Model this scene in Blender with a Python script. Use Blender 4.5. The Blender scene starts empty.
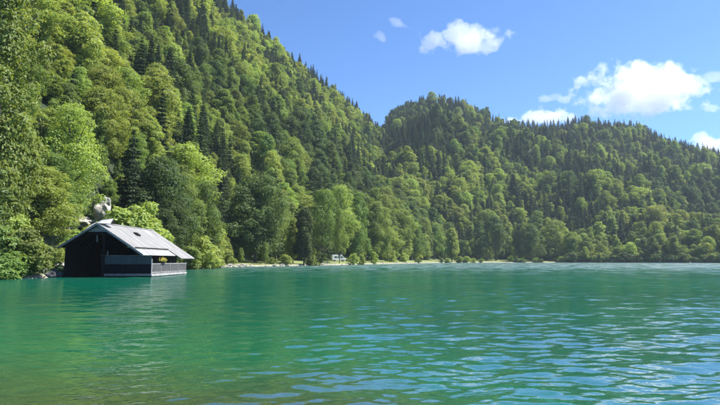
import bpy, bmesh, math, random
import numpy as np
from mathutils import Vector, Matrix, noise

R = math.radians
rng = np.random.default_rng(11)
random.seed(5)
sc = bpy.context.scene
col = sc.collection

# ------------------------------------------------------------------ camera, sky, sun, exposure
F = 541.0                      # focal length in pixels of the 720 px wide photograph
CAM_H = 1.8
PITCH = math.atan(57.5 / F)
cam_d = bpy.data.cameras.new('camera')
cam = bpy.data.objects.new('camera', cam_d)
col.objects.link(cam)
cam.location = (0, 0, CAM_H)
cam.rotation_euler = (R(90) + PITCH, 0, 0)
cam_d.sensor_width = 36
cam_d.lens = 36 * F / 720
cam_d.clip_start = 0.1
cam_d.clip_end = 60000
sc.camera = cam

SUN_EL, SUN_AZ = 54, 84        # degrees above the horizon, clockwise from +Y
w = bpy.data.worlds.new('World')
sc.world = w
w.use_nodes = True
wn, wl = w.node_tree.nodes, w.node_tree.links
wn.clear()
sky = wn.new('ShaderNodeTexSky')
sky.sky_type = 'NISHITA'
sky.sun_disc = False
sky.sun_elevation = R(SUN_EL)
sky.sun_rotation = R(SUN_AZ)
sky.altitude = 600
sky.air_density = 1.0
sky.dust_density = 0.0
sky.ozone_density = 4.0
bg = wn.new('ShaderNodeBackground')
bg.inputs['Strength'].default_value = 0.096
out = wn.new('ShaderNodeOutputWorld')
tint = wn.new('ShaderNodeMix'); tint.data_type = 'RGBA'; tint.blend_type = 'MULTIPLY'
tint.inputs['Factor'].default_value = 1.0
tint.inputs[7].default_value = (0.52, 0.76, 1.02, 1)      # the camera's white balance
wl.new(sky.outputs[0], tint.inputs[6])
wl.new(tint.outputs[2], bg.inputs['Color'])
wl.new(bg.outputs[0], out.inputs['Surface'])

sun_d = bpy.data.lights.new('sun', 'SUN')
sun_d.energy = 5.0
sun_d.angle = R(0.53)
sun_d.color = (1.0, 0.95, 0.86)
sun = bpy.data.objects.new('sun', sun_d)
col.objects.link(sun)
sdir = Vector((math.sin(R(SUN_AZ)) * math.cos(R(SUN_EL)), math.cos(R(SUN_AZ)) * math.cos(R(SUN_EL)), math.sin(R(SUN_EL))))
sun.rotation_euler = sdir.to_track_quat('Z', 'Y').to_euler()

vs = sc.view_settings
vs.view_transform = 'Standard'
vs.look = 'None'
vs.exposure = 1.14
vs.gamma = 1
vs.use_curve_mapping = False
cy = sc.cycles
cy.max_bounces = 12
cy.diffuse_bounces = 3
cy.glossy_bounces = 3
cy.transmission_bounces = 3
cy.volume_bounces = 10
cy.transparent_max_bounces = 8
cy.use_denoising = True
cy.caustics_reflective = False
cy.caustics_refractive = False

# ------------------------------------------------------------------ helpers
def tag(o, label=None, cat=None, group=None, kind=None):
    if label: o['label'] = label
    if cat: o['category'] = cat
    if group: o['group'] = group
    if kind: o['kind'] = kind
    return o

def link(name, me, parent=None, loc=None):
    o = bpy.data.objects.new(name, me)
    col.objects.link(o)
    if parent is not None: o.parent = parent
    if loc is not None: o.location = loc
    return o

def empty(name, loc, rz=0):
    o = bpy.data.objects.new(name, None)
    col.objects.link(o)
    o.location = loc
    o.rotation_euler = (0, 0, rz)
    o.empty_display_size = 0.5
    return o

def np_mesh(name, verts, faces, mats=(), midx=None, smooth=False):
    """faces: (n,k) array, all of k corners"""
    me = bpy.data.meshes.new(name)
    verts = np.asarray(verts, dtype=np.float32)
    faces = np.asarray(faces, dtype=np.int32)
    n, k = faces.shape
    me.vertices.add(len(verts))
    me.vertices.foreach_set('co', verts.ravel())
    me.loops.add(n * k)
    me.loops.foreach_set('vertex_index', faces.ravel())
    me.polygons.add(n)
    me.polygons.foreach_set('loop_start', np.arange(0, n * k, k, dtype=np.int32))
    if midx is not None:
        me.polygons.foreach_set('material_index', np.asarray(midx, dtype=np.int32))
    me.polygons.foreach_set('use_smooth', np.full(n, smooth))
    for m in mats: me.materials.append(m)
    me.update(calc_edges=True)
    return me

def bm_mesh(name, bm, mat, smooth=False):
    me = bpy.data.meshes.new(name)
    bmesh.ops.recalc_face_normals(bm, faces=bm.faces)
    bm.to_mesh(me); bm.free()
    me.materials.append(mat)
    if smooth:
        me.polygons.foreach_set('use_smooth', np.full(len(me.polygons), True))
    return me

def box(bm, x0, x1, y0, y1, z0, z1):
    v = [bm.verts.new((x, y, z)) for z in (z0, z1) for x, y in ((x0, y0), (x1, y0), (x1, y1), (x0, y1))]
    for f in ((0, 3, 2, 1), (4, 5, 6, 7), (0, 1, 5, 4), (1, 2, 6, 5), (2, 3, 7, 6), (3, 0, 4, 7)):
        bm.faces.new([v[i] for i in f])

def prism(bm, poly_a, poly_b):
    a = [bm.verts.new(p) for p in poly_a]; b = [bm.verts.new(p) for p in poly_b]
    n = len(a)
    bm.faces.new(a[::-1]); bm.faces.new(b)
    for i in range(n):
        bm.faces.new((a[i], a[(i + 1) % n], b[(i + 1) % n], b[i]))

def beam(bm, p, q, wx, wz):
    """square bar from p to q"""
    p, q = Vector(p), Vector(q)
    d = (q - p).normalized()
    up = Vector((0, 0, 1)) if abs(d.z) < 0.95 else Vector((0, 1, 0))
    s = d.cross(up).normalized() * wx / 2
    u = s.cross(d).normalized() * wz / 2
    prism(bm, [p - s - u, p + s - u, p + s + u, p - s + u], [q - s - u, q + s - u, q + s + u, q - s + u])

def ray_pt(px, py, Y):
    """world point seen at pixel px,py of the photograph and standing at depth Y"""
    u, v = (px - 360) / F, (202.5 - py) / F
    dy = math.cos(PITCH) - v * math.sin(PITCH)
    dz = math.sin(PITCH) + v * math.cos(PITCH)
    t = Y / dy
    return Vector((u * t, Y, CAM_H + dz * t))

def project(x, y, z):
    zz = z - CAM_H
    d = y * math.cos(PITCH) + zz * math.sin(PITCH)
    up = -y * math.sin(PITCH) + zz * math.cos(PITCH)
    return 360 + F * x / d, 202.5 - F * up / d

# ------------------------------------------------------------------ materials
def mat(name):
    m = bpy.data.materials.new(name)
    m.use_nodes = True
    nt = m.node_tree
    nt.nodes.clear()
    o = nt.nodes.new('ShaderNodeOutputMaterial')
    return m, nt.nodes, nt.links, o

def ramp(N, stops):
    r = N.new('ShaderNodeValToRGB')
    e = r.color_ramp.elements
    while len(e) < len(stops): e.new(0.5)
    for i, (p, c) in enumerate(stops):
        e[i].position = p
        e[i].color = (*c, 1) if len(c) == 3 else c
    return r

def noise_node(N, L, scale, detail=4, rough=0.55, coord='Object', dist=0, scl=None):
    tc = N.new('ShaderNodeTexCoord')
    n = N.new('ShaderNodeTexNoise')
    n.inputs['Scale'].default_value = scale
    n.inputs['Detail'].default_value = detail
    n.inputs['Roughness'].default_value = rough
    n.inputs['Distortion'].default_value = dist
    src = tc.outputs[coord]
    if scl:
        mp = N.new('ShaderNodeMapping')
        mp.inputs['Scale'].default_value = scl
        L.new(src, mp.inputs['Vector']); src = mp.outputs[0]
    L.new(src, n.inputs['Vector'])
    return n

def simple(name, c1, c2, scale=3, rough=0.8, bump=0.3, bscale=None, scl=None, dist=0.02):
    m, N, L, o = mat(name)
    p = N.new('ShaderNodeBsdfPrincipled')
    p.inputs['Specular IOR Level'].default_value = 0.1 if c2[1] < 0.02 else 0.35
    n = noise_node(N, L, scale, scl=scl)
    r = ramp(N, [(0.3, c1), (0.7, c2)])
    L.new(n.outputs['Fac'], r.inputs['Fac'])
    info = N.new('ShaderNodeObjectInfo'); hv = N.new('ShaderNodeHueSaturation'); vr = N.new('ShaderNodeMapRange')
    vr.inputs['To Min'].default_value = 0.86; vr.inputs['To Max'].default_value = 1.12
    L.new(info.outputs['Random'], vr.inputs['Value']); L.new(vr.outputs[0], hv.inputs['Value']); L.new(r.outputs[0], hv.inputs['Color'])
    L.new(hv.outputs[0], p.inputs['Base Color'])
    p.inputs['Roughness'].default_value = rough
    n2 = noise_node(N, L, bscale or scale * 4, scl=scl)
    b = N.new('ShaderNodeBump')
    b.inputs['Strength'].default_value = bump
    b.inputs['Distance'].default_value = dist
    L.new(n2.outputs['Fac'], b.inputs['Height'])
    L.new(b.outputs[0], p.inputs['Normal'])
    L.new(p.outputs[0], o.inputs['Surface'])
    return m

def leaf_mat(name, c, trans, tmix=0.37, hue_var=0.022, val_var=0.35, patch=0.5):
    m, N, L, o = mat(name)
    info = N.new('ShaderNodeObjectInfo')
    n = noise_node(N, L, patch, detail=3)
    hsv = N.new('ShaderNodeHueSaturation')
    hsv.inputs['Color'].default_value = (*c, 1)
    mr = N.new('ShaderNodeMapRange')
    mr.inputs['To Min'].default_value = 0.5 - hue_var
    mr.inputs['To Max'].default_value = 0.5 + hue_var * 0.6
    L.new(info.outputs['Random'], mr.inputs['Value'])
    L.new(mr.outputs[0], hsv.inputs['Hue'])
    mul = N.new('ShaderNodeMath'); mul.operation = 'MULTIPLY'; mul.inputs[1].default_value = 7.31
    fr = N.new('ShaderNodeMath'); fr.operation = 'FRACT'
    L.new(info.outputs['Random'], mul.inputs[0]); L.new(mul.outputs[0], fr.inputs[0])
    add = N.new('ShaderNodeMath'); add.operation = 'ADD'
    L.new(fr.outputs[0], add.inputs[0]); L.new(n.outputs['Fac'], add.inputs[1])
    mv = N.new('ShaderNodeMapRange')
    mv.inputs['From Max'].default_value = 1.7
    mv.inputs['From Min'].default_value = 0.3
    mv.inputs['To Min'].default_value = 1 - val_var
    mv.inputs['To Max'].default_value = 1 + val_var
    L.new(add.outputs[0], mv.inputs['Value'])
    L.new(mv.outputs[0], hsv.inputs['Value'])
    d = N.new('ShaderNodeBsdfDiffuse')
    t = N.new('ShaderNodeBsdfTranslucent')
    L.new(hsv.outputs[0], d.inputs['Color'])
    tm = N.new('ShaderNodeMix'); tm.data_type = 'RGBA'; tm.blend_type = 'MULTIPLY'
    tm.inputs['Factor'].default_value = 1
    L.new(hsv.outputs[0], tm.inputs[6])
    tm.inputs[7].default_value = (*trans, 1)
    L.new(tm.outputs[2], t.inputs['Color'])
    mx = N.new('ShaderNodeMixShader'); mx.inputs[0].default_value = tmix
    L.new(d.outputs[0], mx.inputs[1]); L.new(t.outputs[0], mx.inputs[2])
    g = N.new('ShaderNodeBsdfGlossy'); g.inputs['Roughness'].default_value = 0.5
    g.inputs['Color'].default_value = (1, 1, 1, 1)
    mg = N.new('ShaderNodeMixShader'); mg.inputs[0].default_value = 0.018
    L.new(mx.outputs[0], mg.inputs[1]); L.new(g.outputs[0], mg.inputs[2])
    L.new(mg.outputs[0], o.inputs['Surface'])
    return m

TR = (2.3, 2.05, 0.8)
LEAF = {
    'pale': leaf_mat('leaves_pale_green', (0.215, 0.290, 0.070), TR),
    'mid': leaf_mat('leaves_mid_green', (0.150, 0.222, 0.052), TR),
    'deep': leaf_mat('leaves_deep_green', (0.078, 0.130, 0.040), TR),
    'spruce': leaf_mat('needles_spruce', (0.056, 0.094, 0.036), (1.4, 1.5, 0.8), 0.2, val_var=0.3),
    'larch': leaf_mat('needles_larch', (0.085, 0.130, 0.040), TR, 0.3),
}
BARK = simple('bark', (0.06, 0.05, 0.04), (0.16, 0.14, 0.12), 2, 0.95, 0.5, scl=(3, 3, 0.6))
BARK_PALE = simple('pale_bark', (0.22, 0.20, 0.17), (0.36, 0.34, 0.30), 2, 0.9, 0.4, scl=(3, 3, 0.6))
ROCK = simple('limestone', (0.20, 0.19, 0.165), (0.46, 0.44, 0.39), 0.5, 0.9, 0.7, 1.5, dist=0.3)
STONE = simple('shore_stone', (0.16, 0.15, 0.135), (0.42, 0.40, 0.36), 2.2, 0.9, 0.5, 8, dist=0.05)

DARKSTONE = simple('shaded_stone', (0.03, 0.033, 0.04), (0.11, 0.115, 0.13), 2.2, 0.8, 0.5, 8, dist=0.05)  # shore stone with the shade of the bank put into its colour

# ------------------------------------------------------------------ terrain: shore, foot and two ridges, as real heights
shore_px = [(-900, 52), (-400, 47), (-60, 50), (0, 51), (40, 54), (62, 59), (80, 66), (110, 76), (150, 90), (190, 108), (225, 138), (265, 152),
            (300, 170), (345, 196), (400, 262), (440, 332), (500, 372), (560, 372), (640, 350), (720, 322), (850, 270), (1100, 220), (1800, 190)]
def az_of(px): return math.atan2((px - 360) / F * math.cos(PITCH), 1.0)
SH_AZ = np.array([az_of(p) for p, d in shore_px])
SH_R = np.array([d / math.cos(az_of(p)) for p, d in shore_px])

def ridge(lst, tree_h):
    az, r, z = [], [], []
    for px, py, Y in lst:
        p = ray_pt(px, py, Y)
        az.append(math.atan2(p.x, p.y)); r.append(math.hypot(p.x, p.y)); z.append(p.z - tree_h)
    return np.array(az), np.array(r), np.array(z)
RA = ridge([(-900, -420, 190), (-400, -330, 260), (-150, -270, 330), (0, -178, 400), (120, -88, 450), (180, -42, 480), (230, 2, 510), (265, 32, 545), (300, 60, 580),
            (330, 86, 620), (358, 108, 660), (385, 131, 700), (403, 166, 670), (422, 192, 610), (440, 216, 540), (456, 240, 470), (480, 262, 450), (700, 266, 430), (1800, 270, 430)], 15)
RB = ridge([(-900, 262, 900), (250, 262, 900), (330, 190, 900), (362, 150, 880), (385, 126, 850), (392, 113, 845), (403, 104, 840), (420, 97, 830), (440, 93, 820), (460, 98, 806), (480, 107, 795), (505, 117, 790),
            (530, 123, 780), (560, 127, 780), (600, 123, 780), (625, 123, 780), (660, 136, 760), (690, 147, 740), (720, 155, 720), (820, 176, 680), (1000, 190, 600), (1800, 150, 420)], 12)

_perm = rng.permutation(256)
_vals = rng.uniform(-1, 1, 256)
def vnoise(x, y):
    xi, yi = np.floor(x).astype(int), np.floor(y).astype(int)
    fx, fy = x - xi, y - yi
    fx = fx * fx * (3 - 2 * fx); fy = fy * fy * (3 - 2 * fy)
    h = lambda a, b: _vals[_perm[(_perm[a & 255] + b) & 255]]
    return (h(xi, yi) * (1 - fx) + h(xi + 1, yi) * fx) * (1 - fy) + (h(xi, yi + 1) * (1 - fx) + h(xi + 1, yi + 1) * fx) * fy
def fbm(x, y, s, oct=4):
    v = np.zeros_like(x); a = 1.0; t = 0
    for i in range(oct):
        v += a * vnoise(x / s + 17.3 * i, y / s - 9.1 * i); t += a
        a *= 0.5; s *= 0.5
    return v / t

FOOT_PX = [(-900, 3), (0, 5), (60, 8), (150, 8), (215, 14), (250, 30), (350, 34), (420, 45), (470, 55), (560, 38), (600, 16), (1800, 12)]
FT_AZ = np.array([az_of(p) for p, d in FOOT_PX]); FT_W = np.array([d for p, d in FOOT_PX], float)

def height(x, y):
    x = np.asarray(x, float); y = np.asarray(y, float)
    az = np.arctan2(x, y); r = np.hypot(x, y)
    shr = np.interp(az, SH_AZ, SH_R) + 1.5 * fbm(x, y, 14, 3)
    foot = shr + np.interp(az, FT_AZ, FT_W)
    base = np.clip((r - shr) / 3.0, -1.5, 0.28) * 1.6 + np.clip(r - shr, 0, 45) * 0.035
    def hill(rid, p, amp):
        rr, zz = np.interp(az, rid[0], rid[1]), np.interp(az, rid[0], rid[2])
        t = (r - foot) / np.maximum(rr - foot, 30)
        up = np.clip(t, 0, 1) ** p
        h = zz * up - np.clip(r - rr, 0, 400) * 0.45
        env = np.clip(t * 4, 0, 1) * np.clip((1.05 - t) * 3, 0, 1)
        return h + env * amp * fbm(x, y, 110, 4) * np.clip(zz / 100, 0, 1)
    A = hill(RA, 1.05, 20); B = hill(RB, 0.92, 52)
    h = np.maximum(A, B)
    land = np.maximum(h, 0) * np.clip((r - foot) / 25, 0, 1)
    return base + np.where(r > foot, land, 0)

az_l = np.linspace(R(-72), R(66), 460)
rad = [0.0]
cur = -9.0
offs = []
while cur < 900:
    offs.append(cur)
    cur += 0.7 if cur < 12 else min(2.0 + (cur - 12) * 0.05, 9)
offs = np.array(offs)
AZ, OF = np.meshgrid(az_l, offs, indexing='ij')
RR = np.interp(AZ, SH_AZ, SH_R) + OF
X, Y = RR * np.sin(AZ), RR * np.cos(AZ)
Z = height(X, Y)
Z += 0.12 * fbm(X, Y, 2.0, 3) * (OF > 2)
na, nr = AZ.shape
idx = np.arange(na * nr).reshape(na, nr)
quads = np.stack([idx[:-1, :-1], idx[1:, :-1], idx[1:, 1:], idx[:-1, 1:]], -1).reshape(-1, 4)[:, ::-1]

m, N, L, o = mat('hill_ground')
p = N.new('ShaderNodeBsdfPrincipled'); p.inputs['Roughness'].default_value = 0.95
geo = N.new('ShaderNodeNewGeometry')
sep = N.new('ShaderNodeSeparateXYZ'); L.new(geo.outputs['Position'], sep.inputs[0])
nz = noise_node(N, L, 0.12, 6, 0.6)
nz2 = noise_node(N, L, 1.4, 5, 0.6)
grass = ramp(N, [(0.3, (0.10, 0.14, 0.035)), (0.7, (0.26, 0.28, 0.10))]); L.new(nz2.outputs['Fac'], grass.inputs[0])
litter = ramp(N, [(0.3, (0.014, 0.030, 0.008)), (0.75, (0.030, 0.046, 0.014))]); L.new(nz2.outputs['Fac'], litter.inputs[0])
grav = ramp(N, [(0.25, (0.16, 0.15, 0.12)), (0.75, (0.34, 0.32, 0.27))]); L.new(nz2.outputs['Fac'], grav.inputs[0])
def zmask(a, b, jit, src=nz):
    add = N.new('ShaderNodeMath'); add.operation = 'MULTIPLY_ADD'
    L.new(src.outputs['Fac'], add.inputs[0]); add.inputs[1].default_value = jit
    L.new(sep.outputs['Z'], add.inputs[2])
    mr = N.new('ShaderNodeMapRange'); mr.inputs['From Min'].default_value = a + jit / 2; mr.inputs['From Max'].default_value = b + jit / 2
    L.new(add.outputs[0], mr.inputs['Value']); return mr
m1 = N.new('ShaderNodeMix'); m1.data_type = 'RGBA'
mk = zmask(0.34, 0.46, 0.15, nz2); L.new(mk.outputs[0], m1.inputs[0]); L.new(grav.outputs[0], m1.inputs[6]); L.new(grass.outputs[0], m1.inputs[7])
m2 = N.new('ShaderNodeMix'); m2.data_type = 'RGBA'
mk = zmask(2.0, 3.4, 1.0); L.new(mk.outputs[0], m2.inputs[0]); L.new(m1.outputs[2], m2.inputs[6]); L.new(litter.outputs[0], m2.inputs[7])
L.new(m2.outputs[2], p.inputs['Base Color'])
b = N.new('ShaderNodeBump'); b.inputs['Distance'].default_value = 0.2; b.inputs['Strength'].default_value = 0.6
L.new(nz2.outputs['Fac'], b.inputs['Height']); L.new(b.outputs[0], p.inputs['Normal'])
L.new(p.outputs[0], o.inputs['Surface'])
GROUND = m
ground = link('hillside', np_mesh('hillside', np.stack([X, Y, Z], -1).reshape(-1, 3), quads, [GROUND], smooth=True))
tag(ground, 'wooded hillsides rising from the lake shore with grassy strip at their foot', kind='structure')

# lake bed: shelving from the viewer's shore
bx = np.linspace(-60, 60, 60); by = np.linspace(-30, 400, 60)
BX, BY = np.meshgrid(bx * 12, by * 2, indexing='ij')
BZ = -6 - 0 * BX
ii = np.arange(3600).reshape(60, 60)
bq = np.stack([ii[:-1, :-1], ii[1:, :-1], ii[1:, 1:], ii[:-1, 1:]], -1).reshape(-1, 4)
BED = simple('lake_bed_silt', (0.12, 0.12, 0.08), (0.22, 0.20, 0.14), 0.5)
bed = link('lake_bed', np_mesh('lake_bed', np.stack([BX, BY, BZ], -1).reshape(-1, 3), bq, [BED]))
tag(bed, kind='structure')

# ------------------------------------------------------------------ water: real waves on one sheet
dense = np.arange(R(-43), R(43), 0.0021)
coarse_l = np.linspace(R(-180), R(-43), 60)[:-1]
coarse_r = np.linspace(R(43), R(180), 61)[:-1]
waz = np.concatenate([coarse_l, dense, coarse_r])
wr = [2.0]
while wr[-1] < 420: wr.append(wr[-1] * 1.006)
while wr[-1] < 1100: wr.append(wr[-1] * 1.15)
wr = np.array(wr)
WA, WR = np.meshgrid(waz, wr, indexing='ij')
WX, WY = WR * np.sin(WA), WR * np.cos(WA)
WZ = np.zeros_like(WX)
dr = WR * 0.006
wr_rng = np.random.default_rng(4)
NW = 96
# how ruffled the water is: calm near the left bank, more open to the wind towards the right
gust = 0.5 + 0.5 * np.clip((WX + 0.22 * WY + 3.0) / (0.25 * WY + 6), -1, 1)
patchy = 0.5 + 0.5 * np.clip(2.2 * fbm(WX, WY * 0.45, 26, 3), -1, 1)
amp = (0.62 + 0.55 * gust) * (0.72 + 0.45 * patchy)
for i in range(NW):
    lam = 0.13 * (3.0 / 0.13) ** wr_rng.random() if i < NW - 8 else wr_rng.uniform(3, 7)
    th = wr_rng.normal(R(10), R(26))
    k = 2 * math.pi / lam
    kx, ky = k * math.sin(th), -k * math.cos(th)
    slope = 0.088 * math.sqrt(2 / NW) * (1.35 if 0.18 < lam < 0.65 else 0.75)
    if lam > 3: slope *= 0.35
    a = slope / k
    res = np.clip((lam / dr - 1.8) / 1.6, 0, 1)
    ph = kx * WX + ky * WY + wr_rng.uniform(0, 6.28) + 0.8 * vnoise(WX / (lam * 5) + i, WY / (lam * 5) + 3.3 * i)
    s = np.sin(ph)
    WZ += a * res * (s + 0.12 * np.sin(2 * ph + 1.57))
WZ *= amp
nA, nR = WA.shape
wi = np.arange(nA * nR).reshape(nA, nR)
wi2 = np.vstack([wi, wi[:1]])
wq = np.stack([wi2[:-1, :-1], wi2[:-1, 1:], wi2[1:, 1:], wi2[1:, :-1]], -1).reshape(-1, 4)[:, ::-1]
wverts = np.stack([WX, WY, WZ], -1).reshape(-1, 3)

m, N, L, o = mat('lake_water')
body = N.new('ShaderNodeBsdfDiffuse'); gls = N.new('ShaderNodeBsdfGlossy'); gls.inputs['Color'].default_value = (1, 1, 1, 1)
geo = N.new('ShaderNodeNewGeometry')
sep = N.new('ShaderNodeSeparateXYZ'); L.new(geo.outputs['Position'], sep.inputs[0])
# colour of the water body: deep emerald, paler over the shelf near the viewer, olive over the shallowest bed
nbig = noise_node(N, L, 0.06, 3, 0.5)
deep = ramp(N, [(0.3, (0.0016, 0.062, 0.038)), (0.7, (0.0024, 0.084, 0.048))]); L.new(nbig.outputs['Fac'], deep.inputs[0])
lin = N.new('ShaderNodeMath'); lin.operation = 'MULTIPLY_ADD'      # Y + 0.55 X : distance from the shelf edge
xr = N.new('ShaderNodeMapRange'); xr.inputs['From Min'].default_value = -40; xr.inputs['From Max'].default_value = 0; xr.inputs['To Min'].default_value = -6; xr.inputs['To Max'].default_value = 0
L.new(sep.outputs['X'], xr.inputs['Value'])
xp = N.new('ShaderNodeMath'); xp.operation = 'MAXIMUM'; xp.inputs[1].default_value = 0; L.new(sep.outputs['X'], xp.inputs[0])
xs = N.new('ShaderNodeMath'); xs.operation = 'MULTIPLY_ADD'; xs.inputs[1].default_value = 2.0; L.new(xp.outputs[0], xs.inputs[0]); L.new(xr.outputs[0], xs.inputs[2])
L.new(xs.outputs[0], lin.inputs[0]); lin.inputs[1].default_value = 1.0; L.new(sep.outputs['Y'], lin.inputs[2])
nsh = noise_node(N, L, 0.5, 4, 0.6, scl=(1, 0.5, 1))
jit = N.new('ShaderNodeMath'); jit.operation = 'MULTIPLY_ADD'; jit.inputs[1].default_value = 3.0
L.new(nsh.outputs['Fac'], jit.inputs[0]); L.new(lin.outputs[0], jit.inputs[2])
s1 = N.new('ShaderNodeMapRange'); s1.interpolation_type = 'SMOOTHSTEP'
s1.inputs['From Min'].default_value = 2; s1.inputs['From Max'].default_value = 24
L.new(jit.outputs[0], s1.inputs['Value'])
mixa = N.new('ShaderNodeMix'); mixa.data_type = 'RGBA'
L.new(s1.outputs[0], mixa.inputs[0]); mixa.inputs[6].default_value = (0.008, 0.130, 0.050, 1); L.new(deep.outputs[0], mixa.inputs[7])
s2 = N.new('ShaderNodeMapRange'); s2.interpolation_type = 'SMOOTHSTEP'
s2.inputs['From Min'].default_value = 6.5; s2.inputs['From Max'].default_value = 12.5
L.new(jit.outputs[0], s2.inputs['Value'])
mixb = N.new('ShaderNodeMix'); mixb.data_type = 'RGBA'
L.new(s2.outputs[0], mixb.inputs[0]); mixb.inputs[6].default_value = (0.036, 0.052, 0.024, 1); L.new(mixa.outputs[2], mixb.inputs[7])
L.new(mixb.outputs[2], body.inputs['Color'])
# out on the open lake the wavelets are finer than the eye resolves: there they act as roughness, in wind streaks
far = N.new('ShaderNodeMapRange'); far.inputs['From Min'].default_value = 12; far.inputs['From Max'].default_value = 140
far.inputs['To Min'].default_value = 0.03; far.inputs['To Max'].default_value = 0.40
L.new(sep.outputs['Y'], far.inputs['Value'])
st = noise_node(N, L, 0.32, 5, 0.65, scl=(1, 0.42, 1))
stm = N.new('ShaderNodeMapRange'); stm.interpolation_type = 'SMOOTHSTEP'
stm.inputs['From Min'].default_value = 0.38; stm.inputs['From Max'].default_value = 0.62; stm.inputs['To Min'].default_value = 0.35; stm.inputs['To Max'].default_value = 1.0
L.new(st.outputs['Fac'], stm.inputs['Value'])
rm = N.new('ShaderNodeMath'); rm.operation = 'MULTIPLY'
L.new(far.outputs[0], rm.inputs[0]); L.new(stm.outputs[0], rm.inputs[1])
L.new(rm.outputs[0], gls.inputs['Roughness'])
# small ripples the sheet does not resolve
r1 = noise_node(N, L, 5.5, 3, 0.5, scl=(0.55, 1, 1))
r2 = noise_node(N, L, 1.3, 4, 0.55, scl=(0.5, 1, 1))
add = N.new('ShaderNodeMath'); add.operation = 'MULTIPLY_ADD'; add.inputs[1].default_value = 2.6
L.new(r2.outputs['Fac'], add.inputs[0]); L.new(r1.outputs['Fac'], add.inputs[2])
bp = N.new('ShaderNodeBump'); bp.inputs['Distance'].default_value = 0.035; bp.inputs['Strength'].default_value = 0.28
L.new(add.outputs[0], bp.inputs['Height']); L.new(bp.outputs[0], gls.inputs['Normal'])
fr = N.new('ShaderNodeFresnel'); fr.inputs['IOR'].default_value = 1.36; L.new(bp.outputs[0], fr.inputs['Normal'])
fk = N.new('ShaderNodeMath'); fk.operation = 'MULTIPLY'; fk.use_clamp = True; fk.inputs[1].default_value = 2.7; L.new(fr.outputs[0], fk.inputs[0])
fc = N.new('ShaderNodeMath'); fc.operation = 'MINIMUM'; fc.inputs[1].default_value = 0.46; L.new(fk.outputs[0], fc.inputs[0]); fk = fc
wm = N.new('ShaderNodeMixShader'); L.new(fk.outputs[0], wm.inputs[0]); L.new(body.outputs[0], wm.inputs[1]); L.new(gls.outputs[0], wm.inputs[2])
L.new(wm.outputs[0], o.inputs['Surface'])
WATER = m
cap0 = wi[:, 0]
water_me = np_mesh('lake_water', wverts, wq, [WATER], smooth=True)
water = link('lake_water', water_me)
tag(water, 'emerald green lake water ruffled by small waves', kind='structure')

# ------------------------------------------------------------------ trees: meshes
def leaf_quads(P, Nrm, size, rg, aspect=0.62):
    """P points, Nrm preferred normals; returns verts, faces of one slightly random quad per point"""
    n = len(P)
    nn = Nrm + rg.normal(0, 0.42, (n, 3))
    nn /= np.linalg.norm(nn, axis=1)[:, None] + 1e-9
    t = np.cross(nn, rg.normal(0, 1, (n, 3)))
    t /= np.linalg.norm(t, axis=1)[:, None] + 1e-9
    b = np.cross(nn, t)
    s = size * rg.uniform(0.6, 1.35, n)[:, None]
    bend = nn * s * 0.18
    a0 = P - t * s * 0.5; a1 = P - b * s * aspect * 0.5 - bend; a2 = P + t * s * 0.5; a3 = P + b * s * aspect * 0.5 - bend
    V = np.stack([a0, a1, a2, a3], 1).reshape(-1, 3)
    return V, np.arange(4 * n).reshape(-1, 4)

def tube(pts, rads, sides=6):
    V, Fc = [], []
    pts = [Vector(p) for p in pts]
    for i, p in enumerate(pts):
        d = (pts[min(i + 1, len(pts) - 1)] - pts[max(i - 1, 0)]).normalized()
        a = d.cross(Vector((0.31, 0.9, 0.12))).normalized(); b = d.cross(a)
        for k in range(sides):
            t = 2 * math.pi * k / sides
            V.append(tuple(p + (a * math.cos(t) + b * math.sin(t)) * rads[i]))
    for i in range(len(pts) - 1):
        for k in range(sides):
            k2 = (k + 1) % sides
            Fc.append((i * sides + k, i * sides + k2, (i + 1) * sides + k2, (i + 1) * sides + k))
    return V, Fc

def cat(parts):
    V, Fc, n = [], [], 0
    for v, f in parts:
        v = np.asarray(v, float); f = np.asarray(f, int)
        V.append(v); Fc.append(f + n); n += len(v)
    return np.concatenate(V), np.concatenate(Fc)

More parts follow.
